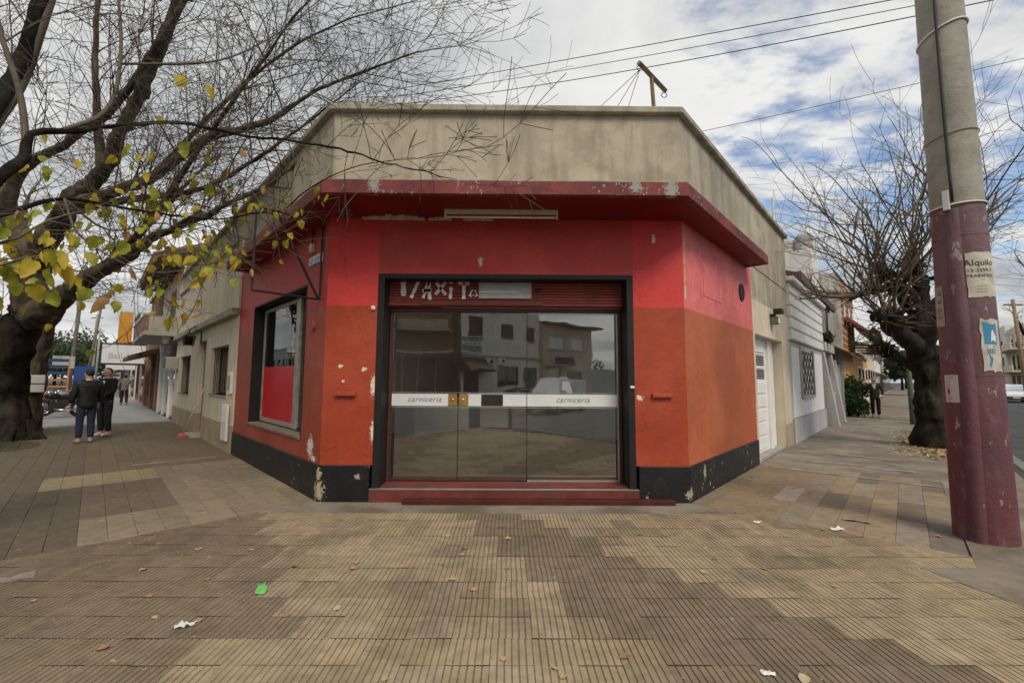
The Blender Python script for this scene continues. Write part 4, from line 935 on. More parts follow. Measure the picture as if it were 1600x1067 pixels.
# ------------------------------------------------------------------ trees
m_bark = bark('dark_bark', (.045, .036, .027), (.008, .007, .006))
m_bark2 = bark('brown_bark', (.17, .135, .095), (.055, .043, .031))
m_twig = mat('twig_bark', (.10, .08, .055), .85, .25, 3, .2, 30, 0)
m_twigpale = mat('pale_twig', (.125, .105, .072), .85, .25, 3, .2, 30, 0)
m_leafY = leafmat('yellow_leaf', (.60, .44, .03), (.42, .36, .04), .45); m_leafG = leafmat('green_yellow_leaf', (.24, .30, .035), (.46, .43, .04), .45); m_leafB = leafmat('brown_leaf', (.30, .17, .07), (.42, .27, .10), .2)
m_green = leafmat('green_foliage', (.035, .07, .02), (.07, .11, .03)); m_greenfar = leafmat('far_foliage', (.04, .075, .03), (.075, .11, .05))
def spline(pts, step):
    # pts (x,y,z,r): Catmull-Rom through the points, at about the given step
    P = [Vector(p[:3]) for p in pts]; Rr = [p[3] for p in pts]; out = []; rr = []
    for i in range(len(P)-1):
        p0 = P[i-1] if i else P[i]*2-P[i+1]; p1, p2 = P[i], P[i+1]; p3 = P[i+2] if i+2 < len(P) else P[i+1]*2-P[i]
        n = max(1, int((p2-p1).length/step))
        for k in range(n):
            t = k/n; t2, t3 = t*t, t*t*t
            out.append(.5*((2*p1)+(p2-p0)*t+(2*p0-5*p1+4*p2-p3)*t2+(3*p1-p0-3*p2+p3)*t3)); rr.append(Rr[i]+(Rr[i+1]-Rr[i])*t)
    out.append(P[-1]); rr.append(Rr[-1]); return out, rr
class Tree:
    def __init__(s, name, label, base, mbark, mtwig, seed, group=None, mthin=None):
        s.rt = empty(name, base, label=label, cat='tree', group=group); s.tw = MB(); s.r = random.Random(seed); s.mb, s.mt = mbark, mtwig; s.tips = []; s.mthin = mthin; s.thin_r = .3
    def limb(s, name, pts, knob=.12):
        wob = min(.10, max(.012, pts[0][3]*.35))
        P, Rr = spline(pts, max(.10, pts[0][3]*(.6 if pts[0][3] < .2 else .3)))
        for i in range(1, len(P)-1): P[i] = P[i]+noise.noise_vector(P[i]*1.7)*wob*.6+noise.noise_vector(P[i]*5)*wob*.2
        Rr = [r*(1+knob*noise.noise(p*3.1)+knob*.6*noise.noise(p*9)) for r, p in zip(Rr, P)]
        n = 30 if Rr[0] > .2 else 10 if Rr[0] > .08 else 6 if Rr[0] > .02 else 5
        mb = MB(); mb.tube(P, Rr, n)
        if Rr[0] > .08:
            mb.v = [tuple(Vector(v)+noise.noise_vector(Vector(v)*7)*Rr[0]*.09+noise.noise_vector(Vector((v[0]*14, v[1]*14, v[2]*3)))*Rr[0]*.16*(1 if Rr[0] > .2 else .5)) for v in mb.v]
        mb.build(name, s.mb if (name == 'trunk' or Rr[0] > s.thin_r) or not s.mthin else s.mthin, s.rt, smooth=True, recalc=False)
        return P, Rr
    def whip(s, p, d, L, r, level, up=.12, curl=.25, kids=(3, 5), leafp=0.0, minr=.0034):
        n = max(4, int(L/.16)); pts = [p]; q = p.copy(); d = d.normalized(); st = L/n
        ax = Vector((s.r.gauss(0, 1), s.r.gauss(0, 1), s.r.gauss(0, .5)))*curl
        for i in range(n):
            d = (d+Vector((0, 0, up))*st+ax*st*.9+Vector((s.r.gauss(0, .07), s.r.gauss(0, .07), s.r.gauss(0, .06)))).normalized()
            q = q+d*st; pts.append(q)
        rad = [max(minr, r*(1-.8*i/n)) for i in range(n+1)]
        s.tw.tube(pts, rad, 4 if r > .006 else 3, cap=False)
        s.tips.append((pts[-1], d)); 
        if level > 0:
            for k in range(s.r.randint(*kids)):
                i = s.r.randint(max(1, int(n*.2)), n-1); t = (pts[min(i+1, n)]-pts[i-1]).normalized()
                o = t.orthogonal().normalized(); o.rotate(__import__('mathutils').Quaternion(t, s.r.uniform(0, 6.283)))
                a = R_(s.r.uniform(25, 60)); nd = t*math.cos(a)+o*math.sin(a)
                s.whip(pts[i], nd, L*s.r.uniform(.35, .7), rad[i]*.75, level-1, up, curl, kids, leafp, minr)
    def fringe(s, P, Rr, every, L, level, r0=.010, up=.15, start=.1, ang=(25, 70), kids=(3, 5), bias=Vector((0, 0, .25)), curl=.25):
        acc = 0
        for i in range(1, len(P)-1):
            acc += (P[i]-P[i-1]).length
            if i < len(P)*start or acc < every*s.r.uniform(.6, 1.4): continue
            acc = 0; t = (P[i+1]-P[i-1]).normalized(); o = t.orthogonal().normalized()
            o.rotate(__import__('mathutils').Quaternion(t, s.r.uniform(0, 6.283))); a = R_(s.r.uniform(*ang))
            s.whip(P[i], t*math.cos(a)+o*math.sin(a)+bias, L*s.r.uniform(.5, 1.15), min(Rr[i]*.5, r0*s.r.uniform(.6, 1.2)), level, up, curl, kids)
        t = (P[-1]-P[-2]).normalized(); s.whip(P[-1], t, L*.7, Rr[-1], level, up, curl, kids)
    def done(s, name='twigs', m=None):
        o = s.tw.build(name, m or s.mt, s.rt, smooth=True, recalc=False); o['kind'] = 'stuff'; return o
def leaf_mesh(name, m, w=.5, lobes=False, fold=.25):
    # unit leaf along +Y hanging from the origin, slightly folded and curled
    prof = [(0, 0), (.22, -.05), (.40, .10), (.46, .28), (.37, .40), (.41, .55), (.27, .68), (.18, .84), (.0, 1.0)]
    mb = MB(); n = len(prof)
    for sx in (-1, 0, 1):
        for x, y in prof: mb.v.append((sx*x*w/.46*.5*2*(.5 if 0 else 1), y, -abs(sx*x)*fold+.12*math.sin(y*2.6)*(1 if sx else 1.15)+(.05*math.sin(y*9+sx) if sx else 0)))
    for i in range(n-1):
        mb.f += [(i, i+1, n+i+1, n+i), (n+i, n+i+1, 2*n+i+1, 2*n+i)]; mb.m += [0, 0]
    # stalk
    mb.tube([(0, -.45, .10), (0, -.2, .04), (0, 0, 0)], .012, 3, cap=False)
    o = mb.build(name, m, recalc=False, smooth=True); me = o.data; bpy.data.objects.remove(o); return me
lfY, lfG, lfB = leaf_mesh('leaf', m_leafY, .36, fold=.6), leaf_mesh('leaf', m_leafG, .40, fold=.4), leaf_mesh('leaf', m_leafB, .26, fold=.9)
def hang_leaf(par, me, p, size, r, down=.9):
    o = bpy.data.objects.new('leaf', me); COL.objects.link(o); o.parent = par
    d = Vector((r.gauss(0, .35), r.gauss(0, .35), -down)).normalized()
    q = d.to_track_quat('Y', 'Z'); q = q @ __import__('mathutils').Quaternion((0, 1, 0), r.uniform(0, 6.28))
    o.rotation_mode = 'QUATERNION'; o.rotation_quaternion = q; o.scale = (size*r.uniform(.8, 1.2), size, size*r.uniform(.7, 1.3)); o.location = Vector(p)-par.location+d*size*.45
T1={'trunk':[(-11.89,5.13,-0.23,0.46),(-11.90,5.06,0.56,0.31),(-11.80,4.88,1.48,0.28),(-11.45,4.60,2.37,0.34),(-11.05,4.44,3.02,0.38)],
'A':[(-11.04,4.46,2.80,0.34),(-9.48,3.79,3.35,0.27),(-8.16,3.15,3.71,0.2),(-6.84,2.60,4.11,0.12),(-5.20,1.86,4.39,0.07),(-3.81,1.32,4.73,0.035),(-2.72,0.87,5.18,0.015)],
'B':[(-11.05,4.44,2.95,0.4),(-10.72,4.23,4.24,0.33),(-9.49,3.63,5.21,0.25),(-8.52,3.27,5.76,0.2),(-7.57,2.77,6.85,0.17),(-6.76,2.37,7.90,0.14),(-5.93,1.96,8.97,0.12),(-4.96,1.47,9.95,0.06)],
'C':[(-9.56,3.64,5.14,0.2),(-8.07,3.11,5.28,0.15),(-6.87,2.59,5.37,0.13),(-5.28,1.84,5.73,0.1),(-3.98,1.33,5.72,0.065),(-3.01,0.99,6.05,0.04),(-1.88,0.57,6.17,0.022),(-0.99,0.36,6.25,0.008)],
'D':[(-10.72,4.24,4.10,0.3),(-11.46,4.14,5.26,0.26),(-12.60,4.18,7.25,0.22),(-12.76,3.98,9.48,0.16)],
'E':[(-11.34,4.04,5.22,0.2),(-10.83,3.77,5.99,0.16),(-9.33,3.23,6.36,0.12),(-7.89,2.76,6.91,0.1),(-6.28,2.04,8.14,0.09),(-5.30,1.57,8.83,0.06)],
'F':[(-9.49,3.64,5.07,0.12),(-7.98,3.32,5.20,0.09),(-5.90,2.32,4.96,0.07),(-4.46,1.50,5.01,0.05),(-3.26,0.95,5.38,0.03),(-2.22,0.51,5.81,0.012)],
'G':[(-8.16,3.15,3.71,0.1),(-6.90,2.57,4.41,0.08),(-5.76,2.07,5.43,0.06),(-4.57,1.39,6.20,0.045),(-3.52,0.91,7.05,0.025),(-2.69,0.55,7.58,0.01)],
'H':[(-6.87,2.59,5.37,0.07),(-5.49,2.09,6.30,0.055),(-4.10,1.44,6.81,0.035),(-2.85,1.00,7.14,0.02),(-1.53,0.58,7.16,0.008)],
'I':[(-10.57,4.32,3.23,0.2),(-9.50,4.07,3.62,0.14),(-8.92,4.31,4.28,0.1),(-8.12,4.31,5.35,0.07),(-7.23,4.22,6.25,0.04)],
'J':[(-8.52,3.27,5.76,0.12),(-8.66,3.13,7.36,0.09),(-8.67,3.00,8.83,0.07),(-8.55,2.88,10.16,0.04)],
'K':[(-11.53,4.59,2.52,0.2),(-11.66,4.04,3.03,0.16),(-11.99,3.48,3.74,0.1)]}
T2={'a':[(-4.51,-2.02,2.76,0.11),(-4.55,-1.84,3.08,0.075),(-4.47,-1.76,3.28,0.055),(-4.49,-1.58,3.54,0.045),(-4.46,-1.60,3.75,0.034),(-4.35,-1.42,3.90,0.028),(-4.06,-1.14,4.13,0.023),(-3.62,-0.76,4.37,0.019),(-3.01,-0.56,4.34,0.016),(-2.16,-0.75,4.16,0.013),(-1.48,-1.03,3.86,0.01),(-0.64,-1.17,3.56,0.004)],
'b':[(-4.49,-1.58,3.54,0.035),(-4.56,-1.63,4.10,0.028),(-4.75,-1.68,4.69,0.024),(-4.87,-1.73,5.23,0.02)],
'c':[(-4.35,-1.42,3.90,0.024),(-4.23,-1.15,4.28,0.023),(-4.17,-1.10,4.84,0.02),(-4.19,-1.16,5.52,0.017),(-4.21,-1.21,6.06,0.012)],
'c2':[(-4.17,-1.10,4.84,0.017),(-3.55,-0.92,4.99,0.015),(-3.25,-0.74,5.21,0.012),(-2.84,-0.58,5.63,0.008),(-2.19,-0.53,6.22,0.004)],
'd':[(-5.01,-1.73,2.95,0.14),(-5.35,-1.22,4.03,0.115),(-5.25,-1.10,4.90,0.1),(-5.06,-1.08,5.88,0.085),(-4.75,-1.16,6.72,0.06)],
'd2':[(-5.35,-1.21,3.93,0.08),(-5.44,-0.88,4.80,0.065),(-5.27,-0.86,5.63,0.055),(-5.20,-0.83,6.46,0.045)],
'e':[(-4.17,-2.29,2.39,0.03),(-3.76,-2.40,2.43,0.015),(-3.53,-2.40,2.50,0.011),(-3.43,-2.32,2.66,0.008),(-3.37,-2.13,2.81,0.005)],
'e2':[(-3.82,-2.48,2.20,0.02),(-3.55,-2.48,2.27,0.011),(-3.28,-2.49,2.34,0.008),(-3.16,-2.39,2.28,0.005)],
'g':[(-4.69,-1.91,2.72,0.05),(-4.74,-1.53,3.00,0.03),(-4.76,-0.97,3.40,0.02),(-4.28,-0.57,3.42,0.014),(-3.53,-0.47,3.37,0.011),(-2.86,-0.73,3.35,0.01),(-2.47,-0.88,3.33,0.009),(-2.24,-0.99,3.44,0.008),(-1.95,-1.10,3.56,0.007),(-1.53,-1.17,3.71,0.006),(-1.02,-1.23,3.74,0.003)],
'i':[(-4.76,-0.97,3.40,0.016),(-4.52,-1.02,3.0,.012),(-4.22,-.87,2.75,.009),(-4.0,-.67,2.67,.006),(-3.73,-.46,2.77,.003)],
'h':[(-4.76,-0.97,3.40,0.016),(-4.56,-0.65,3.17,0.012),(-4.15,-0.37,3.35,0.009),(-3.67,-0.25,3.11,0.006),(-2.98,-0.36,3.16,0.003)]}
TR={'trunk':[(9.85,4.55,-0.13,0.42),(9.74,4.46,0.86,0.34),(9.63,4.38,1.82,0.31),(9.41,4.22,2.47,0.36),(9.29,4.17,3.05,0.33)],
'a':[(9.41,4.24,2.25,0.27),(8.63,3.92,2.57,0.22),(8.17,3.70,2.83,0.18),(7.87,3.60,2.88,0.17)],
'b':[(9.33,4.18,2.90,0.24),(8.85,3.94,3.44,0.18),(8.16,3.61,3.79,0.14),(7.93,3.50,3.97,0.15)],
'c':[(9.33,4.17,3.05,0.24),(9.37,4.12,3.63,0.2),(9.25,4.08,4.06,0.17),(9.22,4.06,4.28,0.17)],
'd':[(9.55,4.18,2.90,0.24),(10.19,4.31,3.68,0.18),(10.63,4.24,4.42,0.12),(11.29,4.35,5.39,0.06)],
'e':[(9.63,4.39,1.67,0.2),(9.45,4.86,2.06,0.18),(9.41,5.24,2.32,0.16),(9.42,5.60,2.76,0.12)],
'f':[(9.09,4.06,3.17,0.14),(8.55,3.83,3.56,0.1),(7.95,3.65,3.45,0.09),(7.38,3.46,3.33,0.07)]}

t1 = Tree('street_tree', 'big bare tree with black trunk and spreading limbs on the left kerb', (-11.83, 5.06, 0), m_bark, m_twig, 11, mthin=m_bark2)
for k, pts in T1.items():
    P, Rr = t1.limb('trunk' if k == 'trunk' else 'limb', [(a_, b_, c_, d_*(1 if k == 'trunk' else .68 if i_ else .8)) for i_, (a_, b_, c_, d_) in enumerate(pts)], .26 if k == 'trunk' else .16)
    if k == 'trunk': continue
    t1.fringe(P, Rr, .17 if k in 'ACFGHE' else .22, 2.1, 2, .013, up=.08, start=.22 if k in 'AB' else .10, kids=(3, 5), curl=.3)
t1.done()
lr = t1.r
low_tips = [p for p, d in t1.tips if p.z < 5.4 and -10.5 < p.x < -3.2]
lr.shuffle(low_tips)
for p in low_tips[:120]:                                   # last yellow leaves, low in the crown towards the shop
    hang_leaf(t1.rt, lr.choice((lfY, lfY, lfG, lfG, lfY, lfB)), p, lr.uniform(.13, .22), lr)
# root flare
for a in (.3, 1.6, 2.9, 4.2, 5.4):
    d = Vector((math.cos(a), math.sin(a), 0)); b = Vector((-11.86, 5.1, 0))
    MB().tube([b+d*.24+Z*.45, b+d*.36+Z*.16, b+d*.55+Z*.02, b+d*.7-Z*.08], [.13, .11, .08, .03], 8).build('root', m_bark, t1.rt, smooth=True, recalc=False)
t2 = Tree('street_tree', 'near tree at the left edge whose thin branches and large yellow leaves hang in front', (-5.07, -1.92, 0), m_bark, m_twig, 23, mthin=m_twigpale); t2.thin_r = .06
P, Rr = t2.limb('trunk', [(-5.10, -1.95, -.1, .32), (-5.08, -1.93, .5, .25), (-5.02, -1.9, 1.4, .23), (-4.95, -1.9, 2.3, .22), (-4.9, -1.85, 2.9, .2)], .14)
for k, pts in T2.items():
    st = (-4.93, -1.88, 2.45 if k in 'ee2' else 2.75, min(.17, pts[0][3]*1.3))
    main = k in ('a', 'd', 'e', 'e2', 'g')
    P, Rr = t2.limb('limb', ([st] if main else [])+[(a_, b_, c_, d_*(.62 if k[0] == 'd' else .9)) for a_, b_, c_, d_ in pts], .08)
    if k in ('e', 'e2'): t2.fringe(P, Rr, .10, .35, 1, .004, up=-.3, start=.3, kids=(1, 3)); continue
    t2.fringe(P, Rr, .14 if k in 'hi' else .26, 1.15, 2, .007, up=.04, start=.25, kids=(2, 4), curl=.45)
t2.done()
r2 = t2.r
CL = [((-3.62, -2.35, 2.36), .16, 7, .16), ((-3.42, -2.35, 2.42), .12, 5, .17), ((-3.25, -2.3, 2.28), .10, 5, .15), ((-3.05, -2.2, 2.22), .10, 4, .14), ((-3.75, -2.4, 2.25), .14, 6, .17), ((-3.5, -2.1, 2.55), .15, 4, .14),
      ((-2.95, -1.5, 2.5), .3, 6, .13), ((-3.6, -1.0, 2.95), .35, 7, .14), ((-3.1, -.75, 2.9), .25, 6, .12), ((-2.75, -.85, 3.1), .22, 6, .11), ((-2.5, -.95, 3.2), .15, 4, .10), ((-4.4, -1.5, 3.3), .35, 7, .14),
      ((-4.1, -1.2, 3.9), .3, 4, .12), ((-3.0, -.6, 3.45), .25, 4, .10), ((-2.0, -1.05, 3.5), .12, 3, .10), ((-4.0, -1.3, 2.9), .35, 7, .14), ((-4.4, -1.0, 2.75), .25, 8, .17), ((-4.15, -.85, 2.8), .25, 9, .17), ((-3.95, -.65, 2.65), .22, 8, .16), ((-3.72, -.45, 2.95), .25, 7, .15), ((-3.45, -.4, 3.15), .2, 5, .14), ((-4.3, -.75, 3.2), .3, 7, .15), ((-3.9, -1.75, 2.3), .2, 6, .15)]
tips2 = [p for p, d in t2.tips]; used_t = set()
for c0, sp, n, sz in CL:
    c0 = Vector(c0); near = sorted(((p-c0).length, q) for q, p in enumerate(tips2) if q not in used_t)[:n+2]
    for dd_, q in near:
        if dd_ > .75: continue
        used_t.add(q); hang_leaf(t2.rt, r2.choice((lfY, lfY, lfG, lfG, lfY, lfG, lfB)), tips2[q], sz*r2.uniform(.5, 1.0), r2)
# second trunk with a metal box, further along the same kerb
t4 = Tree('street_tree', 'slimmer brown tree behind the big black one, carrying a white box', FL(11.6, 3.25, 0), m_bark2, m_twig, 5, mthin=m_bark2)
b = FL(11.6, 3.25, 0)
P, Rr = t4.limb('trunk', [(b.x, b.y, -.1, .30), (b.x, b.y, .6, .26), (b.x+.03, b.y, 1.6, .25), (b.x+.1, b.y, 2.5, .24), (b.x+.5, b.y-.1, 3.3, .22), (b.x+1.3, b.y-.3, 3.9, .18), (b.x+2.2, b.y-.5, 4.4, .12)])
P2, R2 = t4.limb('limb', [(b.x, b.y, 2.3, .2), (b.x-.5, b.y, 3.3, .18), (b.x-.9, b.y+.2, 4.6, .12), (b.x-1.0, b.y+.3, 6.2, .06)])
t4.fringe(P, Rr, .25, 1.5, 2, .010, start=.7); t4.fringe(P2, R2, .25, 1.5, 2, .010, start=.4); t4.done()
bx_ = empty('white_box', b-NL*.0-DL*.27+Z*1.35, label='white box strapped to the slimmer brown tree trunk', cat='box')
fb_ = frame(b-DL*.30+Z*0, math.atan2(NL.y, NL.x)); ubox('case', m_whitewall, bx_, fb_, -.26, .26, -.06, .06, 1.1, 1.55, bevel=.01); ubox('strap', m_darkmetal, bx_, fb_, -.28, .28, -.065, .065, 1.31, 1.335)
# pollarded tree on the right kerb
t3 = Tree('street_tree', 'pollarded dark tree with knobbly limbs and bare shoots beside the maroon pole', (9.85, 4.55, 0), m_bark, m_twigpale, 31, mthin=m_twigpale)
t3.thin_r = .05
for k, pts in TR.items():
    P, Rr = t3.limb('trunk' if k == 'trunk' else 'limb', [(a_, b_, c_, d_*(.78 if k == 'trunk' else .74)) for a_, b_, c_, d_ in pts], .42)
    if k == 'trunk': continue
    # knuckles where shoots were cut, then whips growing from them
    for j in range(6):
        c0 = P[-1-min(len(P)-1, j*max(1, len(P)//8))]; kr = Rr[-1-min(len(P)-1, j*max(1, len(P)//8))]*t3.r.uniform(.7, 1.1); c0 = c0+Vector((t3.r.gauss(0, kr*.6), t3.r.gauss(0, kr*.6), t3.r.gauss(kr*.3, kr*.5)))
        mb = MB(); mb.lathe(c0-Z*kr, [(kr*.5, 0), (kr*.9, kr*.4), (kr, kr), (kr*.85, kr*1.5), (kr*.4, kr*1.9)], 9)
        mb.v = [tuple(Vector(v)+noise.noise_vector(Vector(v)*9)*kr*.5+noise.noise_vector(Vector(v)*23)*kr*.25) for v in mb.v]; mb.build('knuckle', m_bark2 if j == 1 else m_bark, t3.rt, smooth=True, recalc=False)
        for q in range(3):
            d = Vector((t3.r.gauss(0, .8), t3.r.gauss(0, .8), t3.r.gauss(.2, .6))).normalized(); e_ = c0+d*kr*t3.r.uniform(1.4, 2.6)
            MB().tube([c0, (c0+e_)/2+Z*.02, e_], [kr*.45, kr*.38, kr*.33], 7).build('stub', m_bark, t3.rt, smooth=True, recalc=False)
        for q in range(5):
            d = Vector((t3.r.gauss(-.2, .9), t3.r.gauss(-.1, .9), t3.r.gauss(.1, .7))); t3.whip(c0, d, t3.r.uniform(.35, .9), t3.r.uniform(.008, .016), 1, .1, .5, (2, 3))
        for q in range(2 if k != 'e' else 0):
            d = Vector((t3.r.gauss(-.1, .5), t3.r.gauss(-.05, .45), t3.r.uniform(.5, 1.3)))
            t3.whip(c0+d.normalized()*kr*.8, d, t3.r.uniform(1.4, 3.1), t3.r.uniform(.016, .032), 2, .16, .2, (2, 3))
    if k in 'df': t3.fringe(P, Rr, .3, 1.9, 2, .012, start=.2)
for (px_, n_) in (((9.22, 4.06, 4.25), 6), ((7.93, 3.50, 3.95), 4), ((9.37, 4.12, 3.6), 4), ((10.6, 4.24, 4.4), 4)):
    for q in range(n_):
        d = Vector((t3.r.gauss(-.05, .28), t3.r.gauss(-.05, .28), 1.0)); t3.whip(Vector(px_), d, t3.r.uniform(3.2, 5.0), t3.r.uniform(.018, .030), 2, .08, .14, (2, 3))
tw = t3.done()
# dry leaves still on the shoots (too small to pick apart)
dl_mb = MB()
for p, d in t3.tips:
    if p.z < 5.2 and t3.r.random() < .22:
        for q in range(t3.r.randint(1, 3)):
            c0 = p+Vector((t3.r.gauss(0, .08), t3.r.gauss(0, .08), t3.r.gauss(-.05, .06))); sz = t3.r.uniform(.04, .085)
            a = Vector((t3.r.gauss(0, 1), t3.r.gauss(0, 1), -1)).normalized()*sz; o = a.orthogonal().normalized()*sz*.4
            dl_mb.add([c0, c0+a*.5+o, c0+a, c0+a*.5-o], [(0, 1, 2, 3)])
o = dl_mb.build('dry_leaves', m_leafB, t3.rt, recalc=False); o['kind'] = 'stuff'
# more kerb trees down the right street
def kerb_tree(label, base, h, seed, lean, shoots=8, rad=.22, group=None, leafy=0):
    t = Tree('street_tree', label, base, m_bark, m_twigpale, seed, group)
    b = Vector(base); ln_ = Vector(lean)
    P, Rr = t.limb('trunk', [(b.x, b.y, -.1, rad*1.3), (b.x+ln_.x*.2, b.y+ln_.y*.2, h*.3, rad), (b.x+ln_.x*.6, b.y+ln_.y*.6, h*.55, rad*.95)], .2)
    top = P[-1]
    for i in range(4):
        a = i*1.57+t.r.uniform(-.4, .4); d = Vector((math.cos(a), math.sin(a), .9))
        P2, R2 = t.limb('limb', [(*top, rad*.7), (*(top+d*h*.18), rad*.5), (*(top+d*h*.3+Z*h*.12), rad*.25)], .2)
        t.fringe(P2, R2, .35, h*.28, 2, .012, kids=(2, 3))
    t.done(); return t
kerb_tree('leaning mottled tree behind the pollarded tree on the right kerb', FR(17.5, 2.6, 0), 5.0, 41, (-.6, -.3, 0), rad=.26)
kerb_tree('bare kerb tree further down the right street', FR(28, 2.6, 0), 6.0, 43, (.2, 0, 0))
kerb_tree('bare tree across the right street behind the maroon pole', FR(30, 8.6, 0), 7.5, 47, (.4, 0, 0), rad=.25)
kerb_tree('bare tree far across the right street', FR(52, 10.8, 0), 7.5, 53, (.2, .2, 0), rad=.25)
# leafy green trees and shrubs
def leafy(name, label, c0, rx, rz, n, size, m, seed, trunk=True, cat='tree', group=None):
    r = random.Random(seed); c0 = Vector(c0); t = empty(name, (c0.x, c0.y, 0), label=label, cat=cat, group=group)
    mb = MB(); cl = [(c0+Vector((r.gauss(0, rx*.45), r.gauss(0, rx*.45), r.gauss(0, rz*.42))), r.uniform(.25, .5)*rx) for _ in range(max(6, n//160))]
    for i in range(n):
        cc, rr = r.choice(cl); d = Vector((r.gauss(0, 1), r.gauss(0, 1), r.gauss(0, .9))).normalized()
        p = cc+d*rr*r.uniform(.55, 1.0)
        if p.z < .1: continue
        a = (d+Vector((r.gauss(0, .6), r.gauss(0, .6), r.gauss(-.2, .6)))).normalized()*size*r.uniform(.7, 1.3); o = a.orthogonal().normalized()*size*.45
        o.rotate(__import__('mathutils').Quaternion(a.normalized(), r.uniform(0, 3.14)))
        mb.add([p, p+a*.5+o, p+a, p+a*.5-o], [(0, 1, 2, 3)])
    mb.build('crown', m, t, recalc=False)['kind'] = 'stuff'
    if trunk:
        tr = MB().tube([(c0.x, c0.y, -.05), (c0.x+.05, c0.y, c0.z*.5), (c0.x, c0.y+.05, c0.z)], [.2, .16, .08], 8).build('trunk', m_bark, t, smooth=True)
        for i in range(5):
            e = r.choice(cl)[0]; MB().tube([(c0.x, c0.y, c0.z*.55), (Vector((c0.x, c0.y, c0.z*.7))+e)/2, e], [.08, .05, .02], 5).build('limb', m_bark, t, smooth=True, recalc=False)
    else:
        for i in range(7):
            e = r.choice(cl)[0]; MB().tube([(c0.x+r.gauss(0, .08), c0.y+r.gauss(0, .08), 0), (Vector((c0.x, c0.y, .3))+e)/2, e], [.02, .014, .006], 4).build('stem', m_bark, t, smooth=True, recalc=False)
    return t
leafy('green_shrub', 'dense green shrub spilling over the right pavement by the grey gate', FR(18.3, .15, .95), .75, .8, 5000, .12, m_green, 61, False, 'shrub')
leafy('wall_plant', 'green potted plant on the porch ledge beside the white house', FR(13.2, .0, 3.05), .3, .3, 700, .07, m_green, 62, False, 'plant')
for i, (s, d, h, rx, lab) in enumerate(((135, 0, 5, 5, 'leafy tree just above the far left roofs'), (140, 14, 6, 6, 'leafy tree at the far left behind the big trunk'), (145, 6, 5, 6, 'hazy leafy tree furthest over the left road'), (95, 6.5, 5.5, 4.5, 'dark green leafy tree closing the left street, nearest of the far ones'), (112, 3.5, 5.0, 4.5, 'leafy tree at the far end of the left pavement'), (125, 9, 6, 5.5, 'broad leafy tree far off over the left road'))):
    leafy('leafy_tree', lab, FL(s, d, h), rx, h*.55, 3500, .5, m_greenfar, 70+i, group='leafy trees at the end of the left street')
for i, (s, d, h, rx, lab) in enumerate(((125, 2, 4, 5, 'low leafy tree beyond the right pavement end'), (135, 9, 5, 6, 'leafy tree over the far right road'), (140, 16, 6, 6, 'leafy tree furthest to the right behind the cars'), (60, 2.3, 3.2, 2.0, 'small leafy tree far along the right pavement'), (100, 1.5, 4.5, 4, 'leafy tree closing the right pavement'), (115, 6, 5.5, 5, 'broad leafy tree at the end of the right street'))):
    leafy('leafy_tree', lab, FR(s, d, h), rx, h*.55, 2500, .35 if s < 90 else .5, m_greenfar, 80+i, group='leafy trees at the end of the right street')
# ------------------------------------------------------------------ maroon concrete pole
PC = Vector((4.615, -1.196, 0)); CAMXY = Vector((0, -5.455, 0))
pv = (CAMXY-PC).normalized(); pr = (-pv).cross(Z)
def prad(z): return .2275-.0076*z
def psurf(th, z, off=0.0):
    r = prad(z)+off; return PC+pv*math.cos(th)*r+pr*math.sin(th)*r+Z*z
def pole_paint():
    t = NT('maroon_pole_paint'); z = t.sepz()[2]
    con = t.mix(t.rng(t.noise(3, 5, .65), .3, .7), (.24, .23, .195, 1), (.36, .345, .30, 1)); con = t.mix(t.math('MULTIPLY', t.rng(t.noise(120, 3, .7), .55, .8), .4), con, (.12, .11, .09, 1))
    mar = t.mix(t.rng(z, .5, 2.7), (.145, .042, .054, 1), (.185, .118, .128, 1)); mar = t.mix(t.rng(t.noise(2.2, 5, .65, sc=(1, 1, .4)), .35, .72), mar, (.11, .055, .062, 1))
    mar = t.mix(t.math('MULTIPLY', t.rng(t.noise(9, 5, .7, sc=(1, 1, .4)), .50, .72), .5), mar, (.22, .14, .15, 1))
    chip = t.rng(t.noise(8, 5, .68, sc=(1, 1, .45), off=(3, 7, 2)), .63, .65); mar = t.mix(t.math('MULTIPLY', chip, .75), mar, (.33, .29, .27, 1))
    f = t.rng(t.math('ADD', z, t.math('MULTIPLY', t.math('SUBTRACT', t.noise(6, 3, .6), .5), .03)), 3.27, 3.285)
    t.l(t.mix(f, mar, con), t.b.inputs['Base Color']); t.b.inputs['Roughness'].default_value = .72; t.b.inputs['Specular IOR Level'].default_value = .3
    t.bump(t.math('ADD', t.noise(90, 4, .65), t.math('MULTIPLY', t.noise(14, 4, .6), 1.6)), .55, .012); return t.m
m_pole = pole_paint()
pole = empty('utility_pole', PC, label='thick concrete utility pole painted maroon up to above head height', cat='pole')
mb = MB(); zs = [-.1, .0]+[.15*i for i in range(1, 64)]
mb.tube([PC+Z*z for z in zs], [prad(z) for z in zs], 40); mb.build('shaft', m_pole, pole, smooth=True)
rg = MB()
ths = [-.52, -.42, -.30, -.17, -.05, .05, .12]; offs = [-.01, .018, .035, .04, .036, .015, -.01]
n = 34
for i in range(n+1):
    z = -.05+3.28*i/n
    for th, of in zip(ths, offs):
        rg.v.append(tuple(psurf(th+.05*math.sin(z*1.3)-.03*(1-z/3.2), z, of*(1+.25*math.sin(z*3.1)+.3*noise.noise(Vector((z*2.5, th*3, 0))))*(.6 if z > 2.9 else 1))))
k = len(ths)
for i in range(n):
    for j in range(k-1): rg.f.append((i*k+j, i*k+j+1, (i+1)*k+j+1, (i+1)*k+j)); rg.m.append(0)
rg.build('conduit_cover', m_pole, pole, smooth=True)
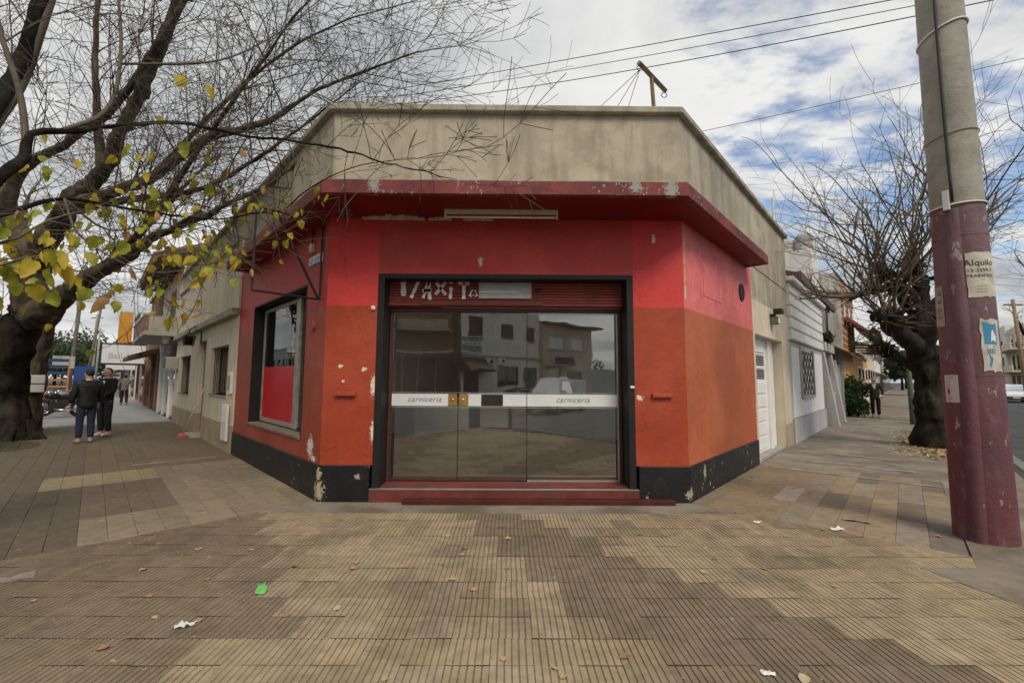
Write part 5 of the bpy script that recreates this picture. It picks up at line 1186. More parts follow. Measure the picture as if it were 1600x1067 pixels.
for z in (1.56, 2.95): MB().tube([psurf(a*math.pi/16, z, .001) for a in range(33)], .004, 4, cap=False).build('joint_line', m_pole, pole)
def ringband(z, tilt, name, m, r=.012):
    MB().tube([psurf(a*math.pi/20, z+tilt*math.sin(a*math.pi/20), .008) for a in range(41)], r, 6, cap=False).build(name, m, pole, smooth=True)
ringband(3.275, .0, 'cable_tie', m_white, .009); ringband(5.18, .06, 'cable_tie', m_white, .011)
ringband(4.02, .02, 'hoop', m_conc, .005)
MB().tube([psurf(-.12+.05*math.sin(z), z, .014) for z in [3.3+.25*i for i in range(24)]], .012, 6).build('cable', m_darkmetal, pole, smooth=True)
MB().box(lambda a, b, c: psurf(-.30+a, c, b), -.09, .09, .0, .05, 3.22, 3.42).build('cable_box', m_vinyl, pole)
def bill(name, label, u0, u1, z0, z1, m, off=.005, jag=.0, nu=8, nz=6):
    a0, a1 = math.asin(max(-1, u0)), math.asin(min(1, u1)); mb = MB()
    for s_ in (0, 1):
        for i in range(nz+1):
            for j in range(nu+1):
                e = (jag*rnd.uniform(-1, 1) if i in (0, nz) or j in (0, nu) else 0)
                if s_: e = 0
                mb.v.append(tuple(psurf(a0+(a1-a0)*j/nu+e*2.5, z0+(z1-z0)*i/nz+e, off if not s_ else off-.003)))
    for i in range(nz):
        for j in range(nu): mb.f.append((i*(nu+1)+j, i*(nu+1)+j+1, (i+1)*(nu+1)+j+1, (i+1)*(nu+1)+j)); mb.m.append(0)
    mb.v = mb.v[:(nu+1)*(nz+1)]
    r_ = empty(name, psurf((a0+a1)/2, (z0+z1)/2, 0), label=label, cat='poster'); mb.build('sheet', m, r_, smooth=True)
    return r_
def bend_text(par, body, size, m, th, z, off=.0075):
    o = text(body, size, m, par, ext=0); 
    for v in o.data.vertices:
        p = psurf(th+v.co.x/prad(z), z+v.co.y, off); v.co = p-par.location
    return o
m_paper = mat('weathered_paper', (.56, .53, .45), .85, .15, 9, .3, 60, .2, 90, mcol=(.42, .39, .31), mottle=7); m_ink = flat('black_ink', (.02, .02, .022), .8)
m_sticker = mat('pale_sticker', (.55, .50, .50), .5, .08, 8, .15, 50, .05, 60); m_bluep = mat('blue_print', (.05, .24, .42), .6, .1, 8, .2, 50, .1, 60)
p_ = bill('rental_notice', 'torn whitish rental notice with black lettering high on the maroon pole', .12, .98, 2.32, 2.76, m_paper, jag=.008)
bend_text(p_, 'Alquilo', .085, m_ink, .62, 2.63); bend_text(p_, '15-3559-7', .05, m_ink, .62, 2.565); bend_text(p_, 'TRABAMOS', .042, m_ink, .62, 2.515)
bend_text(p_, '- - - - - - -', .026, m_ink, .62, 2.475); 
for i in range(3): bend_text(p_, 'iiiliiiliiiliiilii', .022, mat('faded_ink', (.25, .23, .19), .8) if i == 0 else bpy.data.materials['faded_ink'], .62, 2.42-.028*i)
p_ = bill('narrow_notice', 'narrow grey notice at the left edge of the maroon pole', -.99, -.70, 2.06, 2.47, mat('grey_paper', (.36, .33, .29), .85, .2, 9), jag=.004, nu=5)
for i in range(4): bend_text(p_, 'iiilii', .04, m_ink if i < 2 else bpy.data.materials['faded_ink'], -.98, 2.38-.08*i)
p_ = bill('blue_poster', 'torn blue and white poster on the right side of the maroon pole', .38, .93, 1.60, 2.10, m_paper, jag=.012)
def shape(par, pts, m, off, name='print'):
    par_o = MB().add([psurf(a, z, off) for a, z in pts], [tuple(range(len(pts)))]).build(name, m, par, recalc=False); return par_o
shape(p_, [(.50, 1.86), (.62, 1.86), (.62, 2.07), (.48, 2.08)], m_bluep, .0068); shape(p_, [(.62, 1.86), (.80, 1.86), (.80, 2.05), (.62, 2.07)], m_bluep, .0068); shape(p_, [(.80, 1.86), (.98, 1.85), (1.02, 2.06), (.80, 2.05)], m_bluep, .0068)
shape(p_, [(.72, 1.88), (.80, 1.90), (.84, 2.0), (.78, 1.99)], m_white, .0082); shape(p_, [(.84, 2.0), (.80, 1.90), (.92, 1.88), (.95, 1.93)], m_white, .0082)
shape(p_, [(.54, 1.83), (.86, 1.83), (.86, 1.842), (.54, 1.842)], m_bluep, .0068)
for a0 in (.58, .66, .74, .82): shape(p_, [(a0, 1.77), (a0+.045, 1.77), (a0+.03, 1.82), (a0-.01, 1.82)], m_bluep, .0068)
shape(p_, [(.60, 1.66), (.66, 1.64), (.76, 1.72), (.70, 1.75)], m_bluep, .0068); shape(p_, [(.66, 1.72), (.72, 1.70), (.64, 1.77), (.60, 1.77)], m_bluep, .0068)
p_ = bill('service_sticker', 'rounded pale sticker with fine print at head height on the maroon pole', -.86, -.42, 1.30, 1.57, m_sticker, off=.004)
for i, zz in enumerate((1.535, 1.495, 1.47, 1.448, 1.345, 1.325)): bend_text(p_, ('iiilliiilii' if i == 0 else 'iiiliiili'), .026 if i == 0 else .018, bpy.data.materials['faded_ink'], -.70 if i < 1 else -.82, zz, .006)
shape(p_, [(-.88, 1.38), (-.80, 1.38), (-.78, 1.415), (-.82, 1.44), (-.88, 1.43)], flat('maroon_seal', (.16, .04, .05)), .0058)
# ------------------------------------------------------------------ overhead wires
def wire(label, a, b, sag, r=.012):
    a, b = Vector(a), Vector(b); pts = []
    for i in range(25):
        t = i/24; p = a.lerp(b, t); p.z -= sag*4*t*(1-t); pts.append(p)
    o = MB().tube(pts, r, 4).build('overhead_wire', m_darkmetal, smooth=True, recalc=False); tag(o, label, 'wire', 'overhead wires'); return o
wire('upper of three overhead wires crossing the sky over the shop roof', (-7.8, 15.4, 15.9), (15.5, 2.6, 10.9), .1, .016)
wire('middle of three overhead wires crossing the sky over the shop roof', (-7.8, 15.4, 15.55), (15.5, 2.6, 10.75), .25, .013)
wire('lowest of three overhead wires crossing the sky over the shop roof', (-7.8, 15.4, 15.2), (15.5, 2.6, 10.62), .45, .016)
wire('thin single wire running towards the concrete pole from the right roofs', (8.4, 13.7, 13.0), (24, 9.2, 14.7), .1, .014)
wire('thin low wire across the right trees', FR(8, -1.5, 5.6), FR(40, 9, 8.0), .3, .010)
wire('second thin low wire across the right trees', FR(8, -2.5, 6.2), FR(40, 9, 8.5), .3, .010)
# roof mast with insulator arm
ra = empty('roof_mast', (2.62, 1.75, 4.1), label='tilted wooden T-shaped mast with insulators on the shop roof', cat='mast')
m_wood = mat('weathered_wood', (.27, .19, .11), .85, .2, 6, .25, 40, .3, 60)
MB().tube([(2.66, 1.76, 4.1), (2.50, 1.70, 6.86)], .036, 4).build('post', m_wood, ra); MB().tube([(2.20, 1.45, 6.92), (2.86, 2.0, 6.80)], .045, 4).build('arm', m_wood, ra)
for p in ((2.22, 1.46, 6.83), (2.82, 1.97, 6.70)): MB().tube([Vector(p)+Vector((.05*math.cos(a*.785), 0, .05*math.sin(a*.785))) for a in range(9)], .008, 4, cap=False).build('insulator_ring', m_darkmetal, ra)
for q in ((-.2, 4.6, 6.0), (2.0, 4.0, 5.6), (.9, 3.5, 5.2)): MB().tube([(2.22, 1.46, 6.80), ((2.22+q[0])/2, (1.46+q[1])/2, (6.8+q[2])/2-.1), q], .006, 3).build('stay_wire', m_darkmetal, ra)

# ------------------------------------------------------------------ people
def skinned(name, chains, par, m, sub=2):
    # chains: list of [(x,y,z,r),...]; chains join where points coincide
    vs_, rs, es, idx = [], [], [], {}
    for ch in chains:
        last = None
        for x, y, z, r in ch:
            k = (round(x, 4), round(y, 4), round(z, 4))
            if k not in idx: idx[k] = len(vs_); vs_.append((x, y, z)); rs.append(r if hasattr(r, '__len__') else (r, r))
            if last is not None and last != idx[k]: es.append((last, idx[k]))
            last = idx[k]
    me = bpy.data.meshes.new(name); me.from_pydata(vs_, es, []); o = bpy.data.objects.new(name, me); COL.objects.link(o)
    sk = o.modifiers.new('skin', 'SKIN'); sk.use_smooth_shade = True
    for i, d in enumerate(me.skin_vertices[0].data): d.radius = rs[i]; d.use_root = (i == 0)
    ss_ = o.modifiers.new('sub', 'SUBSURF'); ss_.levels = sub; ss_.render_levels = sub
    dg = bpy.context.evaluated_depsgraph_get(); me2 = bpy.data.meshes.new_from_object(o.evaluated_get(dg))
    bpy.data.objects.remove(o); me2.name = name; me2.materials.clear(); me2.materials.append(m)
    me2.polygons.foreach_set('use_smooth', [True]*len(me2.polygons))
    o = bpy.data.objects.new(name, me2); COL.objects.link(o); o.parent = par; return o
m_skin = mat('skin', (.56, .37, .28), .55, .06, 6, .05, 40, .05, 80); m_hairD = mat('dark_hair', (.018, .014, .012), .6, .2, 30, .2, 60, .4, 90); m_hairB = mat('fair_hair', (.30, .17, .08), .6, .2, 30, .2, 60, .4, 90)
def person(label, loc, heading, H, jacket, trousers, shoes, hair, arms, stride=0.0, lean=0.0, quilt=False, bulk=1.0, longhair=False, top=None, turn=0.0):
    p = empty('person', loc, label=label, cat='person'); k = H/1.75
    P = lambda x, y, z, r: (x*k, y*k, z*k, tuple(q*k for q in r) if hasattr(r, '__len__') else r*k)
    hip = [(sx*.095, 0, .92) for sx in (-1, 1)]
    kn = [(-.10, .02+stride*.5, .50), (.10, .02-stride*.25, .50)]; an = [(-.105, -.02+stride*.75, .085), (.105, -.03-stride*.9, .085+abs(stride)*.12)]
    to = [(a[0]*1.08, a[1]+.15, a[2]-.045) for a in an]
    sho = [(-.175*bulk, lean, 1.42), (.175*bulk, lean, 1.42)]
    body = [[P(0, 0, .95, (.14, .10)), P(0, lean*.4, 1.12, (.125, .095)), P(0, lean*.8, 1.32, (.145, .10)), P(0, lean, 1.45, (.09, .075)), P(0, lean+.005, 1.52, .052), P(0, lean+.02, 1.58, (.085, .10)), P(0, lean+.02, 1.66, (.10, .122)), P(0, lean+.01, 1.745, (.065, .08))]]
    for i in (0, 1):
        body.append([P(0, 0, .95, (.14, .10)), P(*hip[i], .085), P(*kn[i], .055), P(*an[i], .038), P(*to[i], .032)])
        e, h = arms[i]; body.append([P(0, lean*.8, 1.32, (.145, .10)), P(*sho[i], .058), P(*e, .042), P(*h, .028)])
    skinned('body', body, p, m_skin, 2)
    J = [[P(0, 0, .78, (.165*bulk, .135*bulk)), P(0, 0, .92, (.172*bulk, .135*bulk)), P(0, lean*.4, 1.10, (.165*bulk, .125*bulk)), P(0, lean*.8, 1.32, (.175*bulk, .125*bulk)), P(0, lean, 1.475, (.085, .075))]]
    for i in (0, 1):
        e, h = arms[i]; w = tuple(e[q]+(h[q]-e[q])*.88 for q in range(3))
        J.append([P(0, lean*.8, 1.32, (.175*bulk, .125*bulk)), P(*sho[i], .075*bulk), P(*e, .062*bulk), P(*w, .05*bulk)])
    jk = skinned('jacket', J, p, jacket, 2)
    Tn = [[P(0, 0, 1.06, (.14, .105)), P(0, 0, .90, (.155, .12))]]
    for i in (0, 1): Tn.append([P(0, 0, .90, (.155, .12)), P(*hip[i], .105), P(*kn[i], .078), P(an[i][0], an[i][1], an[i][2]+.02, .066)])
    skinned('trousers', Tn, p, trousers, 2)
    for i in (0, 1): skinned('shoe', [[P(an[i][0], an[i][1]-.06, an[i][2]-.04, (.042, .042)), P(an[i][0], an[i][1]+.03, an[i][2]-.035, (.048, .05)), P(to[i][0], to[i][1]+.04, to[i][2]-.005, (.045, .03))]], p, shoes, 2)
    for i in (0, 1):                                       # hands: palm, four fingers and a thumb
        e, h = Vector(arms[i][0])*k, Vector(arms[i][1])*k; d = (h-e).normalized(); sd_ = d.cross(Vector((0, 1, 0)))
        if sd_.length < .2: sd_ = d.cross(Vector((1, 0, 0)))
        sd_.normalize(); nn = d.cross(sd_); ch = [[(*h, .026*k), (*(h+d*.045*k), (.036*k, .018*k)), (*(h+d*.08*k), (.036*k, .015*k))]]
        hd = skinned('hand', ch, p, m_skin, 2)
        for f, (o_, l_) in enumerate(((-.028, .062), (-.010, .072), (.009, .068), (.027, .052))):
            b0 = h+d*.082*k+sd_*o_*k; MB().tube([b0, b0+d*l_*.5*k+nn*.006*k, b0+d*l_*.85*k+nn*.025*k], [.0088*k, .0082*k, .006*k], 6).build('finger', m_skin, hd, smooth=True) if 0 else None
            mbf = MB(); mbf.tube([b0, b0+d*l_*.5*k+nn*.006*k, b0+d*l_*.85*k+nn*.025*k], [.0088*k, .0082*k, .006*k], 6); me = bpy.data.meshes.new('finger'); me.from_pydata(mbf.v, [], mbf.f); me.materials.append(m_skin); fo = bpy.data.objects.new('finger', me); COL.objects.link(fo); fo.parent = hd
        b0 = h+d*.03*k-sd_*.034*k; mbf = MB(); mbf.tube([b0, b0+d*.03*k-sd_*.02*k, b0+d*.055*k-sd_*.022*k+nn*.01], [.011*k, .0095*k, .007*k], 6); me = bpy.data.meshes.new('thumb'); me.from_pydata(mbf.v, [], mbf.f); me.materials.append(m_skin); fo = bpy.data.objects.new('thumb', me); COL.objects.link(fo); fo.parent = hd
    # hair, ears, nose, eyes
    hc = Vector((0, lean+.015, 1.66))*k; hb = MB(); nl, nm_ = 12, 8
    for i in range(nm_+1):
        ph = math.pi*i/nm_*(.74 if not longhair else .80)
        for j in range(nl):
            a = 2*math.pi*j/nl; front = math.cos(a-math.pi/2)
            low = ph*(1-.36*max(0, front+.2))
            hb.v.append((hc.x+.086*k*math.sin(low)*math.cos(a), hc.y-.006*k+.106*k*math.sin(low)*math.sin(a), hc.z-.006*k+.104*k*math.cos(low)*(1.0 if math.cos(low) > 0 else (1.6 if longhair else 1.0))))
    for i in range(nm_):
        for j in range(nl): hb.f.append((i*nl+j, i*nl+(j+1) % nl, (i+1)*nl+(j+1) % nl, (i+1)*nl+j)); hb.m.append(0)
    def child(name, mbx, m): 
        me = bpy.data.meshes.new(name); me.from_pydata(mbx.v, [], mbx.f); me.materials.append(m); me.polygons.foreach_set('use_smooth', [True]*len(me.polygons)); o = bpy.data.objects.new(name, me); COL.objects.link(o); o.parent = p; return o
    child('hair', hb, hair)
    for sx in (-1, 1):
        child('ear', MB().lathe((sx*.078*k, hc.y-.005*k, hc.z-.03*k), [(.012*k, 0), (.022*k, .006*k), (.012*k, .012*k)], 8, ax=Vector((sx, 0, 0))), m_skin)
        child('eye', MB().lathe((sx*.030*k, hc.y+.082*k, hc.z-.005*k), [(.010*k, 0), (.009*k, .006*k), (.003*k, .010*k)], 8, ax=Vector((0, 1, 0))), m_hairD)
    child('nose', MB().lathe((0, hc.y+.085*k, hc.z-.035*k), [(.016*k, 0), (.012*k, .014*k), (.004*k, .022*k)], 8, ax=Vector((0, 1, -.3))), m_skin)
    child('mouth', MB().tube([(-.022*k, hc.y+.082*k, hc.z-.072*k), (0, hc.y+.089*k, hc.z-.073*k), (.022*k, hc.y+.082*k, hc.z-.072*k)], .005*k, 5), mat('lips', (.32, .13, .11), .5))
    if quilt:
        for z in (1.02, 1.10, 1.18, 1.26, 1.34): child('quilt_seam', MB().tube([(.160*bulk*k*math.cos(a*.3927), .122*bulk*k*math.sin(a*.3927)+lean*k*.6, z*k) for a in range(17)], .008*k, 4, cap=False), jacket)
    if top: child('shirt', MB().add([(-.06*k, (lean+.118)*k*1.0, 1.42*k), (.06*k, (lean+.118)*k, 1.42*k), (.03*k, (lean+.135)*k, 1.25*k), (-.03*k, (lean+.135)*k, 1.25*k)], [(0, 1, 2, 3)]), top)
    p.rotation_euler = (0, 0, heading); return p
def cloth(name, c, r=.9): return mat(name, c, r, .15, 9, .2, 60, .25, 200)
hd_away = math.atan2(DL.y, DL.x)-math.pi/2
m_jk = cloth('black_nylon', (.012, .012, .014), .6); m_navy = cloth('navy_trousers', (.016, .022, .05)); m_blk = cloth('black_cotton', (.012, .012, .014)); m_tan = cloth('tan_shoe', (.30, .24, .17)); m_wsh = cloth('white_shoe', (.55, .55, .55))
man1 = person('person in black quilted jacket and navy trousers seen from behind on the left pavement', FL(8.46, 2.14, .003), hd_away+.25, 1.68, m_jk, m_navy, m_tan, m_hairD,
    [((-.25, .0, 1.14), (-.28, .06, .90)), ((.25, .02, 1.14), (.24, .12, .92))], quilt=True, bulk=1.16)
man2 = person('person in black hooded top with white shoes facing the one in the quilted jacket', FL(9.75, 1.80, .003), hd_away+2.3, 1.74, m_blk, cloth('dark_trousers', (.014, .014, .018)), m_wsh, m_hairD,
    [((-.23, .04, 1.14), (-.10, .19, 1.04)), ((.23, .04, 1.14), (.10, .20, 1.08))], bulk=1.04, top=m_white)
wal = person('person in grey camouflage jacket walking away far down the left pavement', Vector((-20.9, 18.3, 0)), hd_away, 1.66, mat('camo', (.16, .15, .12), .9, .6, 14, .4, 20), m_blk, m_blk, m_hairD,
    [((-.27, .06, 1.14), (-.28, .16, .92)), ((.29, -.06, 1.16), (.30, -.04, .93))], stride=.16, longhair=True)
wom = person('person in dark green cardigan walking towards the shop on the right pavement', FR(18.4, 1.05, 0), math.atan2(-DR.y, -DR.x)-math.pi/2, 1.68, cloth('green_cardigan', (.03, .045, .028)), m_blk, m_tan, m_hairB,
    [((-.27, -.02, 1.16), (-.25, .10, .95)), ((.27, .05, 1.16), (.22, .22, 1.05))], stride=.10, longhair=True, top=m_white)

# ------------------------------------------------------------------ motorbikes
m_rubber = flat('rubber', (.015, .015, .016), .85); m_bikeblk = mat('black_enamel', (.015, .015, .018), .25, spec=.5); m_chrome = flat('chrome', (.55, .55, .55), .2, 1.0)
def motorbike(label, loc, rot, tank):
    b = empty('motorbike', loc, label=label, cat='motorbike', group='motorbikes parked on the left pavement')
    def ch(name, mbx, m, par=None, smooth=True):
        me = bpy.data.meshes.new(name); me.from_pydata(mbx.v, [], mbx.f); me.materials.append(m); me.polygons.foreach_set('use_smooth', [smooth]*len(me.polygons)); o = bpy.data.objects.new(name, me); COL.objects.link(o); o.parent = par or b; return o
    for x in (-.62, .64):
        ty = MB().tube([(x+.26*math.cos(a*.3142), 0, .30+.26*math.sin(a*.3142)) for a in range(21)], .05, 8, cap=False); w_ = ch('wheel', ty, m_rubber)
        ch('rim', MB().tube([(x+.20*math.cos(a*.3142), 0, .30+.20*math.sin(a*.3142)) for a in range(21)], .018, 5, cap=False), m_chrome, w_)
        for i in range(8): ch('spoke', MB().tube([(x, 0, .30), (x+.2*math.cos(i*.785), 0, .30+.2*math.sin(i*.785))], .006, 3), m_chrome, w_)
        ch('mudguard', MB().tube([(x+.33*math.cos(a), 0, .30+.33*math.sin(a)) for a in (.5, .9, 1.3, 1.7, 2.1)], .05, 6), m_bikeblk, w_)
    for y in (-.07, .07): ch('fork', MB().tube([(.64, y, .30), (.46, y, .82), (.42, y, .95)], .024, 6), m_chrome); ch('shock', MB().tube([(-.62, y*1.6, .32), (-.50, y*1.6, .66)], .028, 6), m_chrome)
    ch('handlebar', MB().tube([(.30, -.34, 1.02), (.40, -.2, 1.0), (.43, 0, .97), (.40, .2, 1.0), (.30, .34, 1.02)], .015, 6), m_bikeblk)
    ch('headlight', MB().lathe((.50, 0, .88), [(.05, -.06), (.085, 0), (.09, .05), (.06, .06)], 12, ax=Vector((1, 0, 0))), m_chrome)
    ch('tank', MB().tube([(.34, 0, .80), (.22, 0, .82), (.05, 0, .80), (-.08, 0, .76)], [.07, .13, .125, .07], 10), tank)
    ch('seat', MB().tube([(-.02, 0, .76), (-.25, 0, .77), (-.5, 0, .79), (-.75, 0, .83)], [.08, .10, .10, .06], 8), m_rubber)
    ch('engine', MB().box(FW, -.2, .22, -.12, .12, .26, .58), m_darkmetal, smooth=False); ch('frame', MB().tube([(.40, 0, .86), (.25, 0, .55), (.1, 0, .25), (-.3, 0, .25), (-.45, 0, .6), (-.7, 0, .74)], .025, 6), m_bikeblk)
    ch('exhaust', MB().tube([(.1, .13, .3), (-.2, .15, .26), (-.85, .16, .36)], [.025, .035, .045], 8), m_chrome)
    b.rotation_euler = (R_(7), 0, rot); return b
mr = math.atan2(NL.y, NL.x)
motorbike('black motorbike nearest the tree on the left pavement', FL(17.6, 2.95, .0), mr+.25, m_bikeblk)
motorbike('dark motorbike with grey tank beside the nearest one', FL(19.0, 2.75, .0), mr+.1, flat('grey_enamel', (.2, .2, .21), .3))
motorbike('third motorbike parked along the left pavement', FL(20.3, 2.7, .0), mr+.15, m_bikeblk)
motorbike('furthest motorbike of the row on the left pavement', FL(21.6, 2.6, .0), mr+.05, flat('red_enamel', (.25, .03, .03), .3))
# orange display rack and blue board
rk = empty('display_rack', FL(26, 3.35, 0), label='orange slatted display rack with blue shelves on the left pavement', cat='rack')
m_or = flat('orange_lacquer', (.48, .2, .06))
for d in (3.0, 3.75): ubox('upright', m_or, rk, FL, 25.9, 25.98, d-.03, d+.03, 0, 2.55); ubox('back_leg', m_or, rk, FL, 26.5, 26.58, d-.03, d+.03, 0, 1.6)
for i in range(7): ubox('shelf', m_or if i < 4 else flat('shelf_blue', (.025, .05, .13)), rk, FL, 25.88, 26.2, 3.03, 3.72, .35+i*.32, .43+i*.32+(.07 if i >= 4 else 0))
bd = empty('notice_board', FL(27.5, 2.5, 0), label='blue board on legs beside the orange rack', cat='board')
ubox('panel', flat('board_blue', (.02, .065, .22)), bd, FL, 27.5, 27.55, 2.05, 2.85, .95, 2.1); ubox('leg', m_darkmetal, bd, FL, 27.5, 27.55, 2.08, 2.14, 0, .95); ubox('leg', m_darkmetal, bd, FL, 27.5, 27.55, 2.76, 2.82, 0, .95)
m_whitedull = mat('dull_white', (.36, .36, .35), .7)
ws = empty('white_sandwich_sign', FL(30, 2.9, 0), label='small white sign standing behind the blue board', cat='sign'); ubox('panel', m_whitedull, ws, FL, 30, 30.05, 2.9, 3.8, 2.0, 2.7); ubox('post', m_darkmetal, ws, FL, 30, 30.06, 3.3, 3.4, 0, 2.0)
# broom
br = empty('broom', FL(8.2, .35, 0), label='broom with pink head leaning on the beige house wall', cat='broom')
MB().tube([FL(8.25, .36, .06), FL(7.72, .055, 1.22)], .012, 6).build('handle', m_scar, br, smooth=True)
m_pink = flat('pink_plastic', (.62, .08, .12)); MB().prism([FL(8.10, .28, .06), FL(8.40, .28, .06), FL(8.40, .42, .06), FL(8.10, .42, .06)], [FL(8.17, .32, .085), FL(8.33, .32, .085), FL(8.33, .38, .085), FL(8.17, .38, .085)]).build('head', m_pink, br)
MB().prism([FL(8.10, .27, 0), FL(8.40, .27, 0), FL(8.40, .43, 0), FL(8.10, .43, 0)], [FL(8.10, .28, .06), FL(8.40, .28, .06), FL(8.40, .42, .06), FL(8.10, .42, .06)]).build('bristles', m_pink, br)
# far poles of the left street and the right street
m_polegrey = mat('grey_wood', (.17, .15, .12), .9, .2, 3, .25, 30, .2, 60)
def far_pole(label, base, h, r, lean, m):
    o = empty('utility_pole', base, label=label, cat='pole', group='utility poles far along the streets'); b = Vector(base)
    MB().tube([b, b+Vector((lean, 0, h*.5)), b+Vector((lean*2, 0, h))], [r, r*.85, r*.7], 8).build('shaft', m, o, smooth=True)
    MB().tube([b+Vector((lean*2-.7, 0, h-.4)), b+Vector((lean*2+.7, 0, h-.4))], .06, 4).build('crossarm', m_wood, o)
    return o
far_pole('leaning wooden pole nearest on the left street', FL(38, 3.3, 0), 9.5, .13, .2, m_polegrey); far_pole('second wooden pole along the left street', FL(52, 2.6, 0), 9.5, .14, .5, m_polegrey)
far_pole('grey pole behind the wooden poles on the left street', FL(66, 2.2, 0), 9, .18, 0, m_conc); far_pole('thin pole furthest along the left street', FL(85, 1.8, 0), 9, .16, 0, m_conc)
far_pole('dark pole standing beyond the road at the right edge', FR(42, 8.4, 0), 7.5, .14, -.2, m_wood)
gp = empty('green_post', FR(15.5, 2.15, 0), label='thin green post beside the pollarded tree', cat='post'); MB().tube([FR(15.5, 2.15, 0), FR(15.5, 2.15, 3.4)], .07, 8).build('shaft', mat('green_paint', (.10, .13, .08), .7), gp, smooth=True); MB().lathe(FR(15.5, 2.15, 3.4), [(.09, 0), (.09, .05), (.03, .1)], 8).build('cap', m_darkmetal, gp)
# ------------------------------------------------------------------ cars
def car(name, label, loc, rot, m_body, pickup=False, cat='car', group=None):
    c = empty(name, loc, label=label, cat=cat, group=group)
    def ch(nm, mbx, m, par=None, smooth=False, bevel=0):
        me = bpy.data.meshes.new(nm); me.from_pydata(mbx.v, [], mbx.f); me.materials.append(m)
        bm = bmesh.new(); bm.from_mesh(me); bmesh.ops.recalc_face_normals(bm, faces=bm.faces); bm.to_mesh(me); bm.free()
        o = bpy.data.objects.new(nm, me); COL.objects.link(o); o.parent = par or c
        if bevel: bv = o.modifiers.new('b', 'BEVEL'); bv.width = bevel; bv.segments = 3; bv.limit_method = 'ANGLE'
        return o
    def loft(prof, ws):                                     # prof: (x, z) outline, ws: half width at each vertex
        A = [(x, -w_, z) for (x, z), w_ in zip(prof, ws)]; B = [(x, w_, z) for (x, z), w_ in zip(prof, ws)]; return MB().prism(A, B)
    L2 = 2.15 if not pickup else 2.5
    hull = [(-L2, .32), (-L2+.02, .80), (-L2+.15, .92), (L2-1.15, .95), (L2-.15, .82), (L2, .62), (L2, .30), (L2-.45, .22), (-L2+.4, .22)]
    ch('body', loft(hull, [.80, .84, .80, .82, .76, .74, .76, .82, .82]), m_body, bevel=.07)
    if pickup: cab = [(-.35, .93), (-.25, 1.62), (-.05, 1.72), (.75, 1.70), (1.45, .96)]
    else: cab = [(-1.75, .93), (-1.35, 1.40), (-.95, 1.47), (.2, 1.46), (1.0, .95)]
    cb = ch('cabin', loft(cab, [.80, .66, .62, .62, .78]), m_body, bevel=.05)
    gls = m_winglass
    if pickup: side = [(-.20, 1.0), (-.12, 1.52), (.70, 1.56), (1.22, 1.0)]; ws_ = [(.80, 1.62, 1.36, 1.05)]
    else: side = [(-1.45, 1.0), (-1.15, 1.36), (.18, 1.38), (.80, 1.0)]
    for sy in (-1, 1): ch('side_window', MB().add([(x, sy*(.80-(z-.95)*(.22 if pickup else .30)+.012), z) for x, z in side], [(0, 1, 2, 3)]), gls, cb)
    fx = ((.86, 1.62), (1.42, 1.0)) if pickup else ((.30, 1.41), (.99, 1.0))
    ch('windscreen', MB().add([(fx[0][0]+.03, -.58, fx[0][1]), (fx[0][0]+.03, .58, fx[0][1]), (fx[1][0]+.03, .72, fx[1][1]), (fx[1][0]+.03, -.72, fx[1][1])], [(0, 1, 2, 3)]), gls, cb)
    if not pickup: ch('rear_window', MB().add([(-1.42, -.58, 1.37), (-1.42, .58, 1.37), (-1.74, .70, 1.0), (-1.74, -.70, 1.0)], [(0, 1, 2, 3)]), gls, cb)
    for x in (-L2+.75, L2-.80):
        for sy in (-1, 1):
            w_ = ch('wheel', MB().lathe((x, sy*.66, .32), [(.20, 0), (.31, .01), (.325, .06), (.325, .16), (.30, .19), (.2, .195)], 18, ax=Vector((0, sy, 0))), m_rubber)
            ch('rim', MB().lathe((x, sy*.845, .32), [(.20, 0), (.19, .015), (.06, .02)], 12, ax=Vector((0, sy, 0))), m_alu, w_)
    for sy in (-1, 1):
        ch('headlight', MB().box(FW, L2-.10, L2+.005, sy*.62-.12, sy*.62+.12, .62, .74), m_vinyl); ch('tail_light', MB().box(FW, -L2-.01, -L2+.06, sy*.68-.08, sy*.68+.08, .62, .80), m_redpanel)
        ch('mirror', MB().box(FW, (1.0 if pickup else .62), (1.12 if pickup else .74), sy*.88-.08, sy*.88+.08, 1.02, 1.16), m_body, bevel=.02)
        ch('door_handle', MB().box(FW, .0, .18, sy*.835-.015, sy*.835+.015, .84, .87), m_darkmetal)
    ch('bumper', MB().box(FW, L2-.06, L2+.05, -.74, .74, .34, .50), m_darkmetal, bevel=.02); ch('bumper', MB().box(FW, -L2-.05, -L2+.06, -.74, .74, .34, .50), m_darkmetal, bevel=.02)
    ch('number_plate', MB().box(FW, L2+.05, L2+.056, -.2, .2, .38, .47), m_white)
    if pickup: ch('load_box', MB().box(FW, -2.42, -.45, -.80, .80, .9, 1.62), m_body, bevel=.03)
    c.rotation_euler = (0, 0, rot); return c
m_carw = mat('white_car_paint', (.70, .70, .69), .3, .04, 2, .05, 30, .02, 60, spec=.5); m_card = mat('dark_car_paint', (.03, .035, .04), .3, .05, 2, .05, 30, .02, 60, spec=.5)
ra_ = math.atan2(DR.y, DR.x)
car('parked_car', 'white car parked across the right street at the edge of the picture', FR(50, 8.6, -.15), ra_+math.pi, m_carw, group='parked cars on the right street')
car('parked_car', 'second white car parked behind the first across the right street', FR(58, 8.8, -.15), ra_+math.pi, m_carw, group='parked cars on the right street')
car('parked_car', 'dark car parked further off on the right street', FR(68, 9.0, -.15), ra_, m_card, group='parked cars on the right street')
